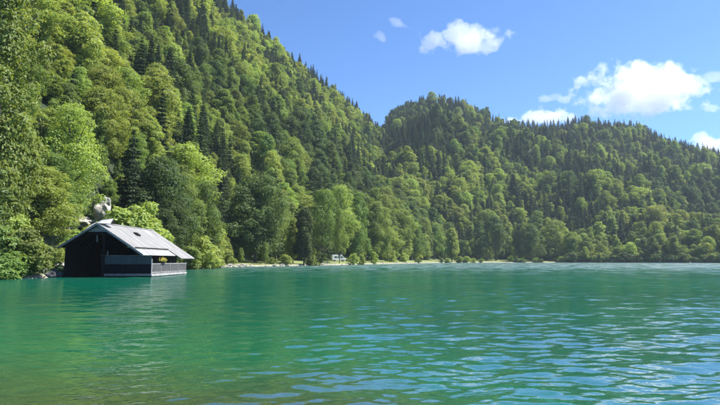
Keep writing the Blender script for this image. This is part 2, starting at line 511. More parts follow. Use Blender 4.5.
def broadleaf(seed, n_leaf, leaf, h=20.0, wd=12.0, low=0.12, clumps=34, columnar=0.0, limbs=7, peak=0.0):
    """a crown made of many overlapping boughs; returns ((trunk V,F), (crown V,F)) of a tree h m high"""
    rg = np.random.default_rng(seed)
    zc0, zc1 = h * low, h
    C, Rd = [], []
    ph1, ph2 = rg.uniform(0, 6.28, 2); asy = rg.uniform(.12, .26)
    for i in range(clumps):
        u = (i + 0.5) / clumps
        z = zc0 + (zc1 - zc0) * (0.06 + 0.88 * u)
        tz = (z - zc0) / (zc1 - zc0)
        prof = math.sin(math.pi * min(1, (tz * 0.86 + 0.13)) ** 0.85) ** 0.62
        prof = prof * (1 - peak) + peak * min(1, 1.45 * (1.02 - tz) ** 0.8) * min(1, .55 + tz * 3)
        ang = i * 2.39996 + rg.uniform(-.6, .6)
        rmax = wd / 2 * prof * (1 - columnar * 0.3) * (1 + asy * math.sin(2 * ang + ph1 + 3 * tz) + asy * .8 * math.sin(ang + ph2 - 5 * tz))
        rr = rmax * rg.uniform(0.45, 0.92) * (1 if i % 4 else 0.35)
        cr = wd * rg.uniform(0.075, 0.195) * (0.75 + 0.35 * prof)
        rr = max(0, min(rr, rmax - cr * 0.4))
        C.append((rr * math.cos(ang), rr * math.sin(ang), z - cr * 0.4)); Rd.append(cr)
    C = np.array(C); Rd = np.array(Rd) * (58 / max(clumps, 58)) ** 0.42
    wts = Rd ** 2; wts /= wts.sum()
    ci = rg.choice(clumps, n_leaf, p=wts)
    dv = rg.normal(0, 1, (n_leaf, 3)); dv[:, 2] += 0.55
    dv /= np.linalg.norm(dv, axis=1)[:, None]
    shell = 1 - np.abs(rg.normal(0, 0.12, n_leaf))
    lump = 1 + 0.22 * np.sin(dv[:, 0] * 5 + ci) * np.sin(dv[:, 1] * 6 + 2 * ci) + 0.12 * np.sin(dv[:, 2] * 9 + ci)
    P = C[ci] + dv * (Rd[ci] * shell * lump)[:, None] * np.array([1.12, 1.12, 0.74])
    stray = rg.random(n_leaf) < 0.05
    P[stray] += rg.normal(0, wd * 0.035, (stray.sum(), 3))
    nrm = dv + np.array([0, 0, 0.7])
    crown = leaf_quads(P, nrm, leaf, rg)
    lean = rg.normal(0, 0.02 * h, 2)
    tk = []
    rb = h * 0.016
    pts = [(0, 0, -1.2), (0, 0, 0.2)] + [(lean[0] * t, lean[1] * t, h * t * 0.82) for t in (0.2, 0.4, 0.6, 0.8, 1)]
    rads = [rb * 1.5, rb * 1.25] + [rb * (1 - 0.85 * t) for t in (0.2, 0.4, 0.6, 0.8, 1)]
    tk.append(tube(pts, rads, 7))
    order = rg.permutation(clumps)[:limbs]
    for j in order:
        c = C[j]
        zb = max(h * 0.12, c[2] - math.hypot(c[0], c[1]) * 0.9 - 0.5)
        s = Vector((lean[0] * zb / h, lean[1] * zb / h, zb)); e = Vector(c)
        mid = s.lerp(e, 0.5) + Vector((0, 0, -0.1 * (e - s).length))
        tk.append(tube([s, mid, e, e + (e - mid).normalized() * Rd[j] * 0.6], [rb * 0.45, rb * 0.32, rb * 0.18, rb * 0.05], 5))
    return cat(tk), crown

def conifer(seed, n_leaf, leaf, h=24.0, wd=6.5, low=0.06, droop=0.35, loose=0.0, whorls=26):
    rg = np.random.default_rng(seed)
    P, Nn = [], []
    per = n_leaf
    wz = np.linspace(low, 0.985, whorls)
    wt = (1.05 - wz); wt /= wt.sum()
    limbs = []
    for i, z in enumerate(wz):
        z = z + rg.normal(0, 0.006)
        L_ = wd / 2 * (1 - z) ** 0.8 * rg.uniform(0.72, 1.12) + 0.12
        nb = max(5, int(7 + 5 * (1 - z)))
        n_i = int(per * wt[i])
        if n_i < 3: n_i = 3
        ang0 = rg.uniform(0, 6.28)
        bl = L_ * rg.uniform(0.6 - loose * 0.3, 1.12, nb)
        bi = rg.integers(0, nb, n_i)
        t = rg.random(n_i) ** 0.6
        an = ang0 + bi * 6.283 / nb + rg.normal(0, 0.10, n_i) * (1.1 - t)
        rr = bl[bi] * t
        side = rg.normal(0, 0.10, n_i) * bl[bi] * (1.15 - 0.6 * t)
        x = rr * np.cos(an) - side * np.sin(an); y = rr * np.sin(an) + side * np.cos(an)
        zz = z * h - droop * rr * (1 - 0.45 * t) + rg.normal(0, 0.10, n_i) - np.abs(side) * 0.35
        P.append(np.stack([x, y, zz], 1))
        Nn.append(np.stack([np.cos(an) * 0.45, np.sin(an) * 0.45, np.full(n_i, 0.9)], 1))
        if i % 2 == 0 and h * z > 1:
            for b_ in range(0, nb, 2):
                a = ang0 + b_ * 6.283 / nb
                e = (bl[b_] * 0.8 * math.cos(a), bl[b_] * 0.8 * math.sin(a), z * h - droop * bl[b_] * 0.6)
                limbs.append(tube([(0, 0, z * h), e], [h * 0.0018 + 0.015, 0.01], 4))
    P = np.concatenate(P); Nn = np.concatenate(Nn)
    crown = leaf_quads(P, Nn, leaf, rg, 0.5)
    rb = h * 0.011
    trunk = tube([(0, 0, -1.2), (0, 0, 0.3), (0, 0, h * 0.3), (0, 0, h * 0.7), (0, 0, h * 0.995)], [rb * 1.5, rb * 1.2, rb * 0.85, rb * 0.4, rb * 0.06], 7)
    return cat([trunk] + limbs), crown

def build(kind, seed, n, leaf, **kw):
    (tv, tf), (cv, cf) = (broadleaf if kind == 'b' else conifer)(seed, n, leaf, **kw)
    return dict(tv=tv, tf=tf, cv=cv, cf=cf)

def tree_meshes(d, nm, leafm, bark=None):
    return (np_mesh(nm + '_trunk', d['tv'], d['tf'], [bark or BARK], smooth=True), np_mesh(nm + '_crown', d['cv'], d['cf'], [leafm]))

shapesB = [dict(h=20, wd=13, clumps=62), dict(h=22, wd=11, clumps=54, columnar=.4), dict(h=18, wd=14, clumps=66), dict(h=21, wd=12, clumps=46, low=.18), dict(h=19, wd=10, clumps=46, columnar=.6)]
shapesB += [dict(h=22, wd=10.5, clumps=54, peak=.8), dict(h=20, wd=12, clumps=60, peak=.5), dict(h=23, wd=9.5, clumps=50, peak=.9, columnar=.2, low=.15)]
shapesC = [dict(h=24, wd=7), dict(h=26, wd=6, loose=.5), dict(h=21, wd=7.5), dict(h=25, wd=5.6, loose=.8, whorls=20), dict(h=22, wd=8.2, loose=.6, whorls=22), dict(h=19, wd=6.5, droop=.5)]
LOD = {}
for li, (nb, lb, nc, lc) in enumerate([(34000, .36, 26000, .32), (10000, .56, 7000, .48), (4200, .82, 2800, .75)]):
    mult = (2.3, 1.25, 1.0)[li]
    LOD['b', li] = [build('b', 100 + i, nb, lb, **{**s, 'clumps': int(s['clumps'] * mult), 'limbs': (16, 8, 5)[li]}) for i, s in enumerate(shapesB)]
    if li == 0: LOD['b', 0][3] = build('b', 103, 15000, .36, **{**shapesB[3], 'clumps': 80, 'limbs': 34}); LOD['b', 0][1] = build('b', 101, 20000, .36, **{**shapesB[1], 'clumps': 95, 'limbs': 30})
    LOD['c', li] = [build('c', 200 + i, nc, lc, **s) for i, s in enumerate(shapesC)]
HB = [s['h'] for s in shapesB]; HC = [s['h'] for s in shapesC]
MESH = {}
for (k, li), lst in LOD.items():
    for i, d in enumerate(lst):
        MESH[k, li, i] = tree_meshes(d, ('broadleaf' if k == 'b' else 'conifer'), LEAF['mid'] if k == 'b' else LEAF['spruce'])

def place_tree(kind, x, y, hgt, colour, label, category, group=None, name=None, variant=0, lod=0, z=None, wide=1.0, rz=None, bark=None):
    t, c = MESH[kind, lod, variant]
    base = (HB if kind == 'b' else HC)[variant]
    s = hgt / base
    zz = float(height(np.array([x]), np.array([y]))[0]) if z is None else z
    root = empty(name or ('broadleaf_tree' if kind == 'b' else 'spruce_tree'), (x, y, max(zz, 0.05) if z is None else zz), random.uniform(0, 6.28) if rz is None else rz)
    root.scale = (s * wide, s * wide, s)
    tr = link('trunk', t, root); cr = link('crown', c, root)
    if colour:
        cr.material_slots[0].link = 'OBJECT'; cr.material_slots[0].material = LEAF[colour]
    if bark:
        tr.material_slots[0].link = 'OBJECT'; tr.material_slots[0].material = bark
    tag(root, label, category, group)
    return root

# ------------------------------------------------------------------ hand placed trees and shrubs near the water
reserved = []
def at(px, Y_):
    return (px - 360) / F * Y_ * math.cos(PITCH), Y_

def hand(kind, px, Y_, top_py, colour, label, category, wide=1.0, **kw):
    x, y = at(px, Y_)
    zb = kw.get('z')
    if zb is None: zb = max(float(height(np.array([x]), np.array([y]))[0]), 0.05)
    p = ray_pt(px, top_py, Y_)
    h = p.z - zb
    reserved.append((x, y, h * 0.16 * wide + 1.5))
    return place_tree(kind, x, y, h, colour, label, category, wide=wide, **kw)

# bushy shrubs: wide low crowns
shapesS = [dict(h=4, wd=5.2, clumps=22, low=0.0, limbs=9), dict(h=4, wd=4.4, clumps=18, low=0.0, limbs=8)]
for i, s in enumerate(shapesS):
    d = build('b', 300 + i, 5200, .26, **s)
    MESH['s', 0, i] = tree_meshes(d, 'shrub', LEAF['pale'])
d = build('b', 310, 1500, .42, **shapesS[0]); MESH['s', 1, 0] = tree_meshes(d, 'shrub', LEAF['pale'])
d = build('b', 311, 1500, .42, **shapesS[1]); MESH['s', 1, 1] = tree_meshes(d, 'shrub', LEAF['pale'])

def shrub(px, Y_, top_py, colour, label, wide=1.0, variant=0, lod=0, z=None, group=None):
    x, y = at(px, Y_)
    zb = max(float(height(np.array([x]), np.array([y]))[0]), 0.02) if z is None else z
    h = ray_pt(px, top_py, Y_).z - zb
    t, c = MESH['s', lod, variant]
    s = h / 4
    root = empty('shrub', (x, y, zb), random.uniform(0, 6.28)); root.scale = (s * wide, s * wide, s)
    link('trunk', t, root); cr = link('crown', c, root)
    cr.material_slots[0].link = 'OBJECT'; cr.material_slots[0].material = LEAF[colour]
    tag(root, label, 'shrub', group)
    reserved.append((x, y, 1.5))
    return root

# left bank: overhanging bushes
shrub(2, 53, 222, 'mid', 'dense green shrub overhanging the water at the left edge of the photo', 1.0, 0)
shrub(24, 54, 226, 'mid', 'largest rounded shrub overhanging the water on the left bank', 0.95, 1)
shrub(44, 57, 243, 'pale', 'pale green shrub on the bank just left of the boathouse stones', 0.9, 0)
shrub(-18, 51, 230, 'deep', 'dark shrub at the very edge of the left bank', 1.0, 1)
shrub(14, 60, 214, 'pale', 'tall pale shrub behind the overhanging left bank bushes', 0.8, 1)
shrub(61, 66, 240, 'pale', 'bright yellow-green shrub beside the left eave of the boathouse', 0.6, 0)
shrub(8, 51.5, 250, 'mid', 'low shrub with branches in the water at the left photo edge', 1.2, 0)
shrub(31, 54.5, 254, 'deep', 'low dark shrub with branches in the water left of the dark boulders', 1.2, 1)
# tall trees above them
hand('b', 4, 66, 92, 'mid', 'tall broadleaf tree on the left bank, leftmost by the photo edge', 'broadleaf tree', .85, variant=1)
hand('b', -8, 62, -30, 'mid', 'very tall broadleaf tree cut off by the upper left corner of the photo', 'broadleaf tree', .62, variant=1)
hand('b', 28, 84, 112, 'pale', 'bright yellow-green tree between the left corner tree and the leaning trunk', 'broadleaf tree', .85, variant=3)
hand('b', 66, 80, 100, 'pale', 'tall yellow-green tree with visible dark trunk left of the boathouse ridge', 'broadleaf tree', .9, variant=3)
hand('b', 50, 74, 150, 'mid', 'mid green tree right above the left bank shrubs', 'broadleaf tree', .9, variant=0)
hand('b', 92, 101, 108, 'pale', 'airy yellow-green tree standing over the pale rocks behind the boathouse', 'broadleaf tree', .8, variant=1)
hand('c', 18, 92, 40, 'larch', 'tall pale larch behind the leftmost broadleaf trees', 'larch', 1.1, variant=3, name='larch_tree')
hand('c', 47, 104, 62, 'larch', 'slender larch rising above the yellow-green trees on the left', 'larch', 1.1, variant=1, name='larch_tree')
# behind the boathouse
shrub(137, 84, 199, 'pale', 'bright yellow-green shrub showing above the boathouse roof', 0.85, 0)
shrub(120, 82, 207, 'pale', 'small yellow-green shrub behind the boathouse ridge end', 0.9, 1)
hand('c', 128, 104, 128, 'spruce', 'dark spruce directly behind the boathouse ridge', 'spruce', 1.25, variant=2)
hand('b', 158, 104, 150, 'deep', 'dark dense tree rising behind the boathouse roof', 'broadleaf tree', .75, variant=2)
hand('b', 180, 110, 168, 'mid', 'green tree behind the right end of the boathouse roof', 'broadleaf tree', .75, variant=0)
hand('b', 203, 122, 178, 'mid', 'mid green tree on the shore just right of the boathouse', 'broadleaf tree', .8, variant=3)
hand('b', 168, 100, 196, 'deep', 'low dark tree tucked behind the boathouse roof slope', 'broadleaf tree', .9, variant=2)
shrub(200, 110, 234, 'pale', 'pale shrub at the water right of the boathouse railing', 0.9, 0)
shrub(213, 124, 238, 'pale', 'light green shrub leaning over the water right of the boathouse', 1.0, 1)
shrub(191, 104, 246, 'mid', 'low shrub between the boathouse deck and the shore', 1.0, 1)
for i, (a, b_, c_, d_) in enumerate([(64, 76, 233, 'mid'), (74, 78, 229, 'pale'), (84, 80, 226, 'mid'), (92, 82, 225, 'pale'), (114, 86, 211, 'mid'), (76, 90, 215, 'pale'), (58, 82, 222, 'mid'), (66, 92, 212, 'mid'), (88, 95, 203, 'mid')]):
    shrub(a, b_, c_, d_, ['green shrub at the left eave of the boathouse roof', 'pale shrub over the left slope of the boathouse roof', 'green shrub close behind the boathouse gable', 'pale shrub at the foot of the tall pale rock',
          'green shrub right of the narrow pale rock', 'pale shrub above the low flat pale rock', 'green shrub left of the low flat pale rock', 'green shrub uphill of the low flat pale rock', 'green shrub left of the top of the tall pale rock'][i], 1.0, i % 2)
# grassy shore with the big dark tree
hand('b', 255, 164, 170, 'deep', 'broad dark green tree on the grassy shore right of the boathouse', 'broadleaf tree', .92, variant=2)
hand('b', 238, 172, 190, 'mid', 'green tree merging with the left side of the broad dark tree', 'broadleaf tree', .75, variant=0)
hand('b', 276, 178, 186, 'pale', 'paler green tree merging with the right side of the broad dark tree', 'broadleaf tree', .75, variant=3)
hand('b', 304, 172, 204, 'deep', 'dark cone shaped tree on the shore left of the white van', 'broadleaf tree', .75, variant=4)
hand('b', 293, 176, 216, 'pale', 'narrow green tree left of the dark cone shaped tree', 'broadleaf tree', .7, variant=4)
hand('b', 226, 145, 236, 'pale', 'small pale tree at the water edge left of the broad dark tree', 'broadleaf tree', .8, variant=4)
hand('b', 241, 152, 247, 'mid', 'knee-high sapling beside the pale shore stones', 'broadleaf tree', .9, variant=4)
hand('b', 265, 156, 241, 'pale', 'young bright green tree on the grass before the broad dark tree', 'broadleaf tree', .8, variant=1)
hand('b', 246, 168, 232, 'mid', 'small tree with pale trunk in the shade of the broad dark tree', 'broadleaf tree', .6, variant=3, bark=BARK_PALE)
# light airy trees round the van
hand('b', 322, 204, 186, 'mid', 'airy tree rising behind the dark cone shaped tree', 'broadleaf tree', .8, variant=3)
hand('b', 341, 226, 182, 'pale', 'airy light green tree rising behind the white van', 'broadleaf tree', .85, variant=3)
hand('b', 358, 232, 188, 'mid', 'green tree standing right of the white van', 'broadleaf tree', .8, variant=1)
hand('b', 339.5, 198, 206, 'mid', 'thin tree whose dark trunk crosses the white van', 'broadleaf tree', .45, variant=3)
hand('b', 376, 254, 198, 'mid', 'green tree on the shore between the van and the pale bushes', 'broadleaf tree', .85, variant=0)
hand('b', 398, 300, 206, 'pale', 'light green tree behind the rounded pale bushes', 'broadleaf tree', .95, variant=2)
hand('b', 412, 318, 214, 'mid', 'green tree behind the right hand pale bush', 'broadleaf tree', .9, variant=0)
shrub(231, 146, 256, 'pale', 'pale low shrub on the stony shore left of the broad dark tree', 1.3, 0, 1)
shrub(272, 160, 257, 'mid', 'low green shrub in front of the broad dark tree', 1.4, 1, 1)
shrub(286, 165, 254, 'pale', 'pale shrub on the shore left of the dark cone shaped tree', 1.3, 0, 1)
shrub(312, 176, 255, 'mid', 'green shrub on the shore right of the dark cone shaped tree', 1.4, 1, 1)
shrub(49, 60, 250, 'mid', 'green shrub drooping over the dark boulders left of the boathouse', 1.0, 1)
shrub(321, 188, 252, 'deep', 'dark low shrub left of the white van', 1.1, 0, 1)
shrub(353, 202, 253, 'pale', 'rounded pale shrub at the water right of the white van', 0.85, 0, 1)
shrub(362, 212, 254, 'pale', 'smaller pale shrub right of the rounded one by the van', 0.8, 1, 1)
shrub(374, 232, 251, 'pale', 'taller pale shrub on the gravel shore', 0.7, 1, 1)
shrub(390, 262, 249, 'pale', 'left one of the two large rounded pale bushes on the spit', 0.95, 0, 1)
shrub(404, 280, 252, 'pale', 'right one of the two large rounded pale bushes on the spit', 0.95, 1, 1)
# far shore
hand('b', 452, 345, 226, 'pale', 'lone pale cone shaped tree standing on the far meadow edge', 'broadleaf tree', .85, variant=4)
hand('b', 435, 372, 222, 'mid', 'tree behind the small meadow with the dark table', 'broadleaf tree', .9, variant=3, lod=1)
hand('b', 424, 368, 216, 'mid', 'tree left of the small meadow with the dark table', 'broadleaf tree', .9, variant=2, lod=1)
hand('b', 480, 388, 219, 'deep', 'dark tree on the far shore right of the lone pale tree', 'broadleaf tree', .85, variant=1, lod=1)
hand('b', 496, 392, 214, 'deep', 'dark broad tree behind the left sunlit meadow strip', 'broadleaf tree', .9, variant=3, lod=1)
hand('c', 487, 382, 247, 'spruce', 'tiny spruce at the water right of the lone pale tree', 'spruce', 1.1, variant=2, lod=1)
hand('b', 531, 384, 221, 'deep', 'rounded dark tree between the two sunlit meadow strips', 'broadleaf tree', .95, variant=0, lod=1)
hand('b', 520, 394, 222, 'deep', 'dark tree left of the rounded dark tree between meadow strips', 'broadleaf tree', .8, variant=1, lod=1)
hand('b', 556, 398, 218, 'mid', 'green tree at the right end of the right meadow strip', 'broadleaf tree', 1.0, variant=2, lod=1)
hand('b', 572, 384, 230, 'mid', 'lower green tree at the water right of the meadow strips', 'broadleaf tree', 1.1, variant=0, lod=1)
hand('b', 587, 380, 236, 'mid', 'smallest green tree at the water on the right shore', 'broadleaf tree', 1.1, variant=3, lod=1)
shrub(578, 374, 252, 'mid', 'rounded shrub on the far shore under the right hill', 1.3, 0, 1)
shrub(598, 362, 252, 'pale', 'pale rounded shrub on the far shore under the right hill', 1.2, 1, 1)
shrub(511, 376, 255, 'mid', 'tiny shrub on the left sunlit meadow strip', 1.0, 1, 1)
shrub(467, 352, 256, 'pale', 'small pale shrub right of the lone pale tree', 1.2, 0, 1)

for k in range(44):
    px_ = 566 + k * 4.1 + random.uniform(-1.5, 1.5); a_ = az_of(px_)
    Y__ = float(np.interp(a_, SH_AZ, SH_R)) * math.cos(a_) + random.uniform(1.5, 3)
    shrub(px_, Y__, 263 - random.uniform(5, 11), *(('deep', 'dark bush at the water under the trees of the right shore') if k % 3 else ('mid', 'lighter green bush at the water under the trees of the right shore')), 1.25, k % 2, 1, group='bushes along the right shore')

for i, px_ in enumerate((418, 441, 447, 459, 464, 473, 481, 517, 522, 536, 541, 562)):
    a_ = az_of(px_); Y__ = float(np.interp(a_, SH_AZ, SH_R)) * math.cos(a_) + 1.5
    shrub(px_, Y__, 262.6 - random.uniform(3, 7), ('mid', 'deep', 'pale')[i % 3], 'low bush on the far shore between the sunlit meadow strips', 1.5, i % 2, 1, group='low bushes on the far shore')

# ------------------------------------------------------------------ forest: where every other tree stands
sp = 5.9
gx, gy = np.meshgrid(np.arange(-520, 620, sp), np.arange(20, 1060, sp), indexing='ij')
gx = gx.ravel() + rng.uniform(-2.9, 2.9, gx.size); gy = gy.ravel() + rng.uniform(-2.9, 2.9, gy.size)
ux, uy = np.meshgrid(np.arange(-400, 460, 5.2), np.arange(20, 760, 5.2), indexing='ij')      # young growth under and between the tall trees
ux = ux.ravel() + rng.uniform(-2.4, 2.4, ux.size); uy = uy.ravel() + rng.uniform(-2.4, 2.4, uy.size)
young = np.concatenate([np.zeros(gx.size, bool), np.ones(ux.size, bool)])
gx = np.concatenate([gx, ux]); gy = np.concatenate([gy, uy])
az = np.arctan2(gx, gy); rr = np.hypot(gx, gy)
shr = np.interp(az, SH_AZ, SH_R)
wid = np.interp(az, FT_AZ, FT_W)
hz = height(gx, gy)
pxa = 360 + F * gx / (gy * math.cos(PITCH) + (hz - 1.8) * math.sin(PITCH))
rA, rB = np.interp(az, RA[0], RA[1]), np.interp(az, RB[0], RB[1])
zA, zB = np.interp(az, RA[0], RA[2]), np.interp(az, RB[0], RB[2])
rmax = np.where(zB > 60, rB, rA) + 45
start = shr + np.where((pxa > 222) & (pxa < 566), wid * 0.72 + 3, 2.5)
ok = (rr > start) & (rr < rmax) & (az > R(-50)) & (az < R(46))
# keep the pale rocks behind the boathouse and the hand placed trees clear
for (x, y, r_) in reserved:
    ok &= (np.hypot(gx - x, gy - y) > r_) | young
ok &= ~((gx > -34) & (gx < -19) & (gy > 50) & (gy < 80))
ok &= ~((pxa > 56) & (pxa < 112) & (rr < 98))
ok &= ~(young & (rr < start + 14))
ok &= rng.random(gx.size) > 0.05
gx, gy, hz, az, rr, pxa, rA, young = [a[ok] for a in (gx, gy, hz, az, rr, pxa, rA, young)]
n = len(gx)
onB = (rr > np.interp(az, RA[0], RA[1]) + 20) | (np.interp(az, RA[0], RA[2]) < 20)
sp_noise = fbm(gx, gy, 60, 3); col_noise = fbm(gx + 500, gy - 300, 80, 3)
frac_up = hz / np.maximum(np.where(onB, np.interp(az, RB[0], RB[2]), np.interp(az, RA[0], RA[2])), 20)
ridge_boost = np.clip((frac_up - 0.72) * 2.5, 0, 1)
bump = onB & (pxa < 520) & (frac_up > 0.55)
p_con = 0.23 + 0.75 * np.clip(sp_noise * 2.2, -0.2, 0.9) + 0.45 * ridge_boost + 0.25 * bump + 0.1 * onB
is_con = (rng.random(n) < p_con) & ~young
hgt = np.where(is_con, rng.uniform(12, 23, n), np.clip(rng.lognormal(math.log(12.5), .30, n), 6.5, 24))
hgt *= np.where(bump & is_con, .8, 1)
hgt *= np.where(rng.random(n) < .12, .65, 1)
hgt = np.where(young, rng.uniform(4.5, 8.5, n), hgt)
near_sh = rr - np.interp(az, SH_AZ, SH_R)
hgt = np.where((near_sh < 14) & ~is_con, hgt * 0.8, hgt)
cn = 1.35 * col_noise + rng.normal(0, 0.24, n) + np.where(onB, 0.0, 0.12)
colour = np.where(is_con, np.where(rng.random(n) < 0.10, 'larch', 'spruce'), np.where(cn > 0.12, 'pale', np.where(cn > -0.25, 'mid', 'deep')))
variant = rng.integers(0, 100, n)
appar = hgt / rr
tp = np.array([project(x, y, z + h) for x, y, z, h in zip(gx, gy, hz, hgt)])
inframe = (tp[:, 0] > -8) & (tp[:, 0] < 728) & (tp[:, 1] > -5)

def pick(mask, k):
    ids = np.where(mask)[0]
    return ids[np.argsort(-appar[ids])][:k]
ind_b = pick(inframe & ~is_con & ~young, 240)
ind_c = pick(inframe & is_con, 240)
single = np.zeros(n, bool); single[ind_b] = True; single[ind_c] = True

CW = {'pale': 'yellow-green', 'mid': 'mid green', 'deep': 'dark green', 'spruce': 'dark', 'larch': 'pale green'}
def describe(i):
    px, py = tp[i]
    c, con = str(colour[i]), bool(is_con[i])
    kind = ('larch' if c == 'larch' else 'spruce') if con else 'broadleaf tree'
    if onB[i]:
        zone = 'at the right hill foot' if py > 190 else 'on the right hill'
        cols = [(470, 'above the lone pale shore tree'), (525, 'above the left meadow strip'), (575, 'above the right meadow strip'), (650, 'left of the right edge'), (9999, 'near the right edge')]
    else:
        zone = 'low on the left slope' if py > 175 else ('midway up the left slope' if py > 85 else 'high on the left slope')
        cols = [(55, 'near the left edge'), (110, 'over the boathouse gable'), (165, 'over the boathouse roof'), (220, 'right of the boathouse'), (290, 'over the dark shore tree'), (365, 'over the white van'), (420, 'over the spit bushes'), (9999, 'over the far meadow')]
    where = next(t for lim, t in cols if px < lim)
    size = 'tall' if hgt[i] > (20 if con else 16) else ('small' if hgt[i] < 13 else 'medium')
    return kind, f'{size} {CW[c]} {kind} {zone}, {where}', f'{"conifers" if con else "broadleaf trees"} {zone}, {where}'

texts = {}
same = {}
for i in np.where(single)[0]:
    texts[i] = describe(i); same.setdefault(texts[i][1], []).append(i)
for lab, ids in same.items():
    if len(ids) < 2: continue
    ids = sorted(ids, key=lambda i: tp[i][0])
    if len(ids) == 2: names = {ids[0]: 'left', ids[1]: 'right'}
    else:
        names = {ids[0]: 'leftmost', ids[-1]: 'rightmost'}
        mid = sorted(ids[1:-1], key=lambda i: tp[i][1])
        if len(mid) == 1: names[mid[0]] = 'middle'
        elif len(mid) == 2: names[mid[0]] = 'upper middle'; names[mid[1]] = 'lower middle'
        else:
            names[mid[0]] = 'topmost inner'; names[mid[-1]] = 'lowest inner'
            for i in mid[1:-1]: names[i] = 'inner' if len(mid) > 3 else 'central'
    for i, nm in names.items():
        k_, l_, g_ = texts[i]
        t_ = nm + ' ' + l_
        if len(t_.split()) > 16: t_ = t_.replace(' broadleaf tree', ' tree')
        texts[i] = (k_, t_, g_)
for i in np.where(single)[0]:
    kind, lab, grp = texts[i]
    k = 'c' if is_con[i] else 'b'
    v = int(variant[i]) % (len(HC) if k == 'c' else len(HB))
    lod = 0 if rr[i] < 135 else (1 if rr[i] < 330 else 2)
    place_tree(k, gx[i], gy[i], float(hgt[i]), str(colour[i]), lab, kind, grp,
               name={'larch': 'larch_tree', 'spruce': 'spruce_tree'}.get(kind, 'broadleaf_tree'), variant=v, lod=lod, z=float(hz[i]) - 0.2, wide=random.uniform(.8, 1.35) * (1.3 if k == 'c' else 1))

hand('b', 114, 108, 158, 'mid', 'green tree between the tall pale rock and the dark spruce behind the boathouse', 'broadleaf tree', .8, variant=5)
hand('b', 106, 100, 178, 'mid', 'smaller green tree just above the tall pale rock', 'broadleaf tree', .9, variant=0)

# the rest: one object of broadleaf trees and one of conifers
def proto(k, li, i, colname, tag_):
    d = LOD[k, li][i]
    V, Fc = cat([(d['tv'], d['tf']), (d['cv'], d['cf'])])
    mi = np.concatenate([np.zeros(len(d['tf']), int), np.ones(len(d['cf']), int)])
    me = np_mesh('forest_tree', V, Fc, [BARK, LEAF[colname]], mi)
    return bpy.data.objects.new(tag_, me)

def forest(name, label, ids, k, colours):
    lods = (1, 2)
    coll = bpy.data.collections.new(name + '_kinds')
    order = {}
    nv = len(HB) if k == 'b' else len(HC)
    cnt = 0
    for li in lods:
        for cname in colours:
            for v in range(nv):
                coll.objects.link(proto(k, li, v, cname, 'kind_%03d' % cnt))
                order[li, cname, v] = cnt; cnt += 1
    H_ = HB if k == 'b' else HC
    me = bpy.data.meshes.new(name)
    m_ = len(ids)
    me.vertices.add(m_)
    co = np.stack([gx[ids], gy[ids], hz[ids] - 0.2], 1).astype(np.float32)
    me.vertices.foreach_set('co', co.ravel())
    vi = [int(variant[i]) % nv for i in ids]
    ki = np.array([order[(1 if rr[i] < 300 else 2), str(colour[i]), v] for i, v in zip(ids, vi)], dtype=np.int32)
    s = np.array([hgt[i] / H_[v] for i, v in zip(ids, vi)])
    wv = rng.uniform(.8, 1.4, m_) * (1.35 if k == 'c' else 1)
    scv = np.stack([s * wv, s * wv, s], 1).astype(np.float32)
    a = me.attributes.new('kind_index', 'INT', 'POINT'); a.data.foreach_set('value', ki)
    a = me.attributes.new('tree_scale', 'FLOAT_VECTOR', 'POINT'); a.data.foreach_set('vector', scv.ravel())
    rot = np.zeros((m_, 3), np.float32); rot[:, 2] = rng.uniform(0, 6.28, m_); rot[:, :2] = rng.normal(0, .03, (m_, 2))
    a = me.attributes.new('tree_rot', 'FLOAT_VECTOR', 'POINT'); a.data.foreach_set('vector', rot.ravel())
    ob = link(name, me)
    ng = bpy.data.node_groups.new(name, 'GeometryNodeTree')
    ng.interface.new_socket('Geometry', in_out='INPUT', socket_type='NodeSocketGeometry')
    ng.interface.new_socket('Geometry', in_out='OUTPUT', socket_type='NodeSocketGeometry')
    gi = ng.nodes.new('NodeGroupInput'); go = ng.nodes.new('NodeGroupOutput')
    iop = ng.nodes.new('GeometryNodeInstanceOnPoints')
    m2p = ng.nodes.new('GeometryNodeMeshToPoints')
    ci = ng.nodes.new('GeometryNodeCollectionInfo')
    ci.inputs['Collection'].default_value = coll
    ci.inputs['Separate Children'].default_value = True
    ci.inputs['Reset Children'].default_value = True
    def attr(nm, t):
        q = ng.nodes.new('GeometryNodeInputNamedAttribute'); q.data_type = t; q.inputs['Name'].default_value = nm
        return next(s_ for s_ in q.outputs if s_.enabled and s_.name == 'Attribute')
    iop.inputs['Pick Instance'].default_value = True
    e2r = ng.nodes.new('FunctionNodeEulerToRotation')
    Lk = ng.links.new
    Lk(gi.outputs[0], m2p.inputs['Mesh']); Lk(m2p.outputs[0], iop.inputs['Points'])
    Lk(ci.outputs[0], iop.inputs['Instance'])
    Lk(attr('kind_index', 'INT'), iop.inputs['Instance Index'])
    Lk(attr('tree_rot', 'FLOAT_VECTOR'), e2r.inputs[0]); Lk(e2r.outputs[0], iop.inputs['Rotation'])
    Lk(attr('tree_scale', 'FLOAT_VECTOR'), iop.inputs['Scale'])
    Lk(iop.outputs[0], go.inputs[0])
    md = ob.modifiers.new('trees', 'NODES'); md.node_group = ng
    return tag(ob, label, 'forest', kind='stuff')

rest = ~single
forest('broadleaf_forest', 'broadleaf woodland covering both hills above the lake', np.where(rest & ~is_con)[0], 'b', ['pale', 'mid', 'deep'])
forest('conifer_forest', 'dark conifers mixed through the woodland on both hills', np.where(rest & is_con)[0], 'c', ['spruce', 'larch'])
print('TREES', n, 'single', single.sum(), 'con', is_con.sum())

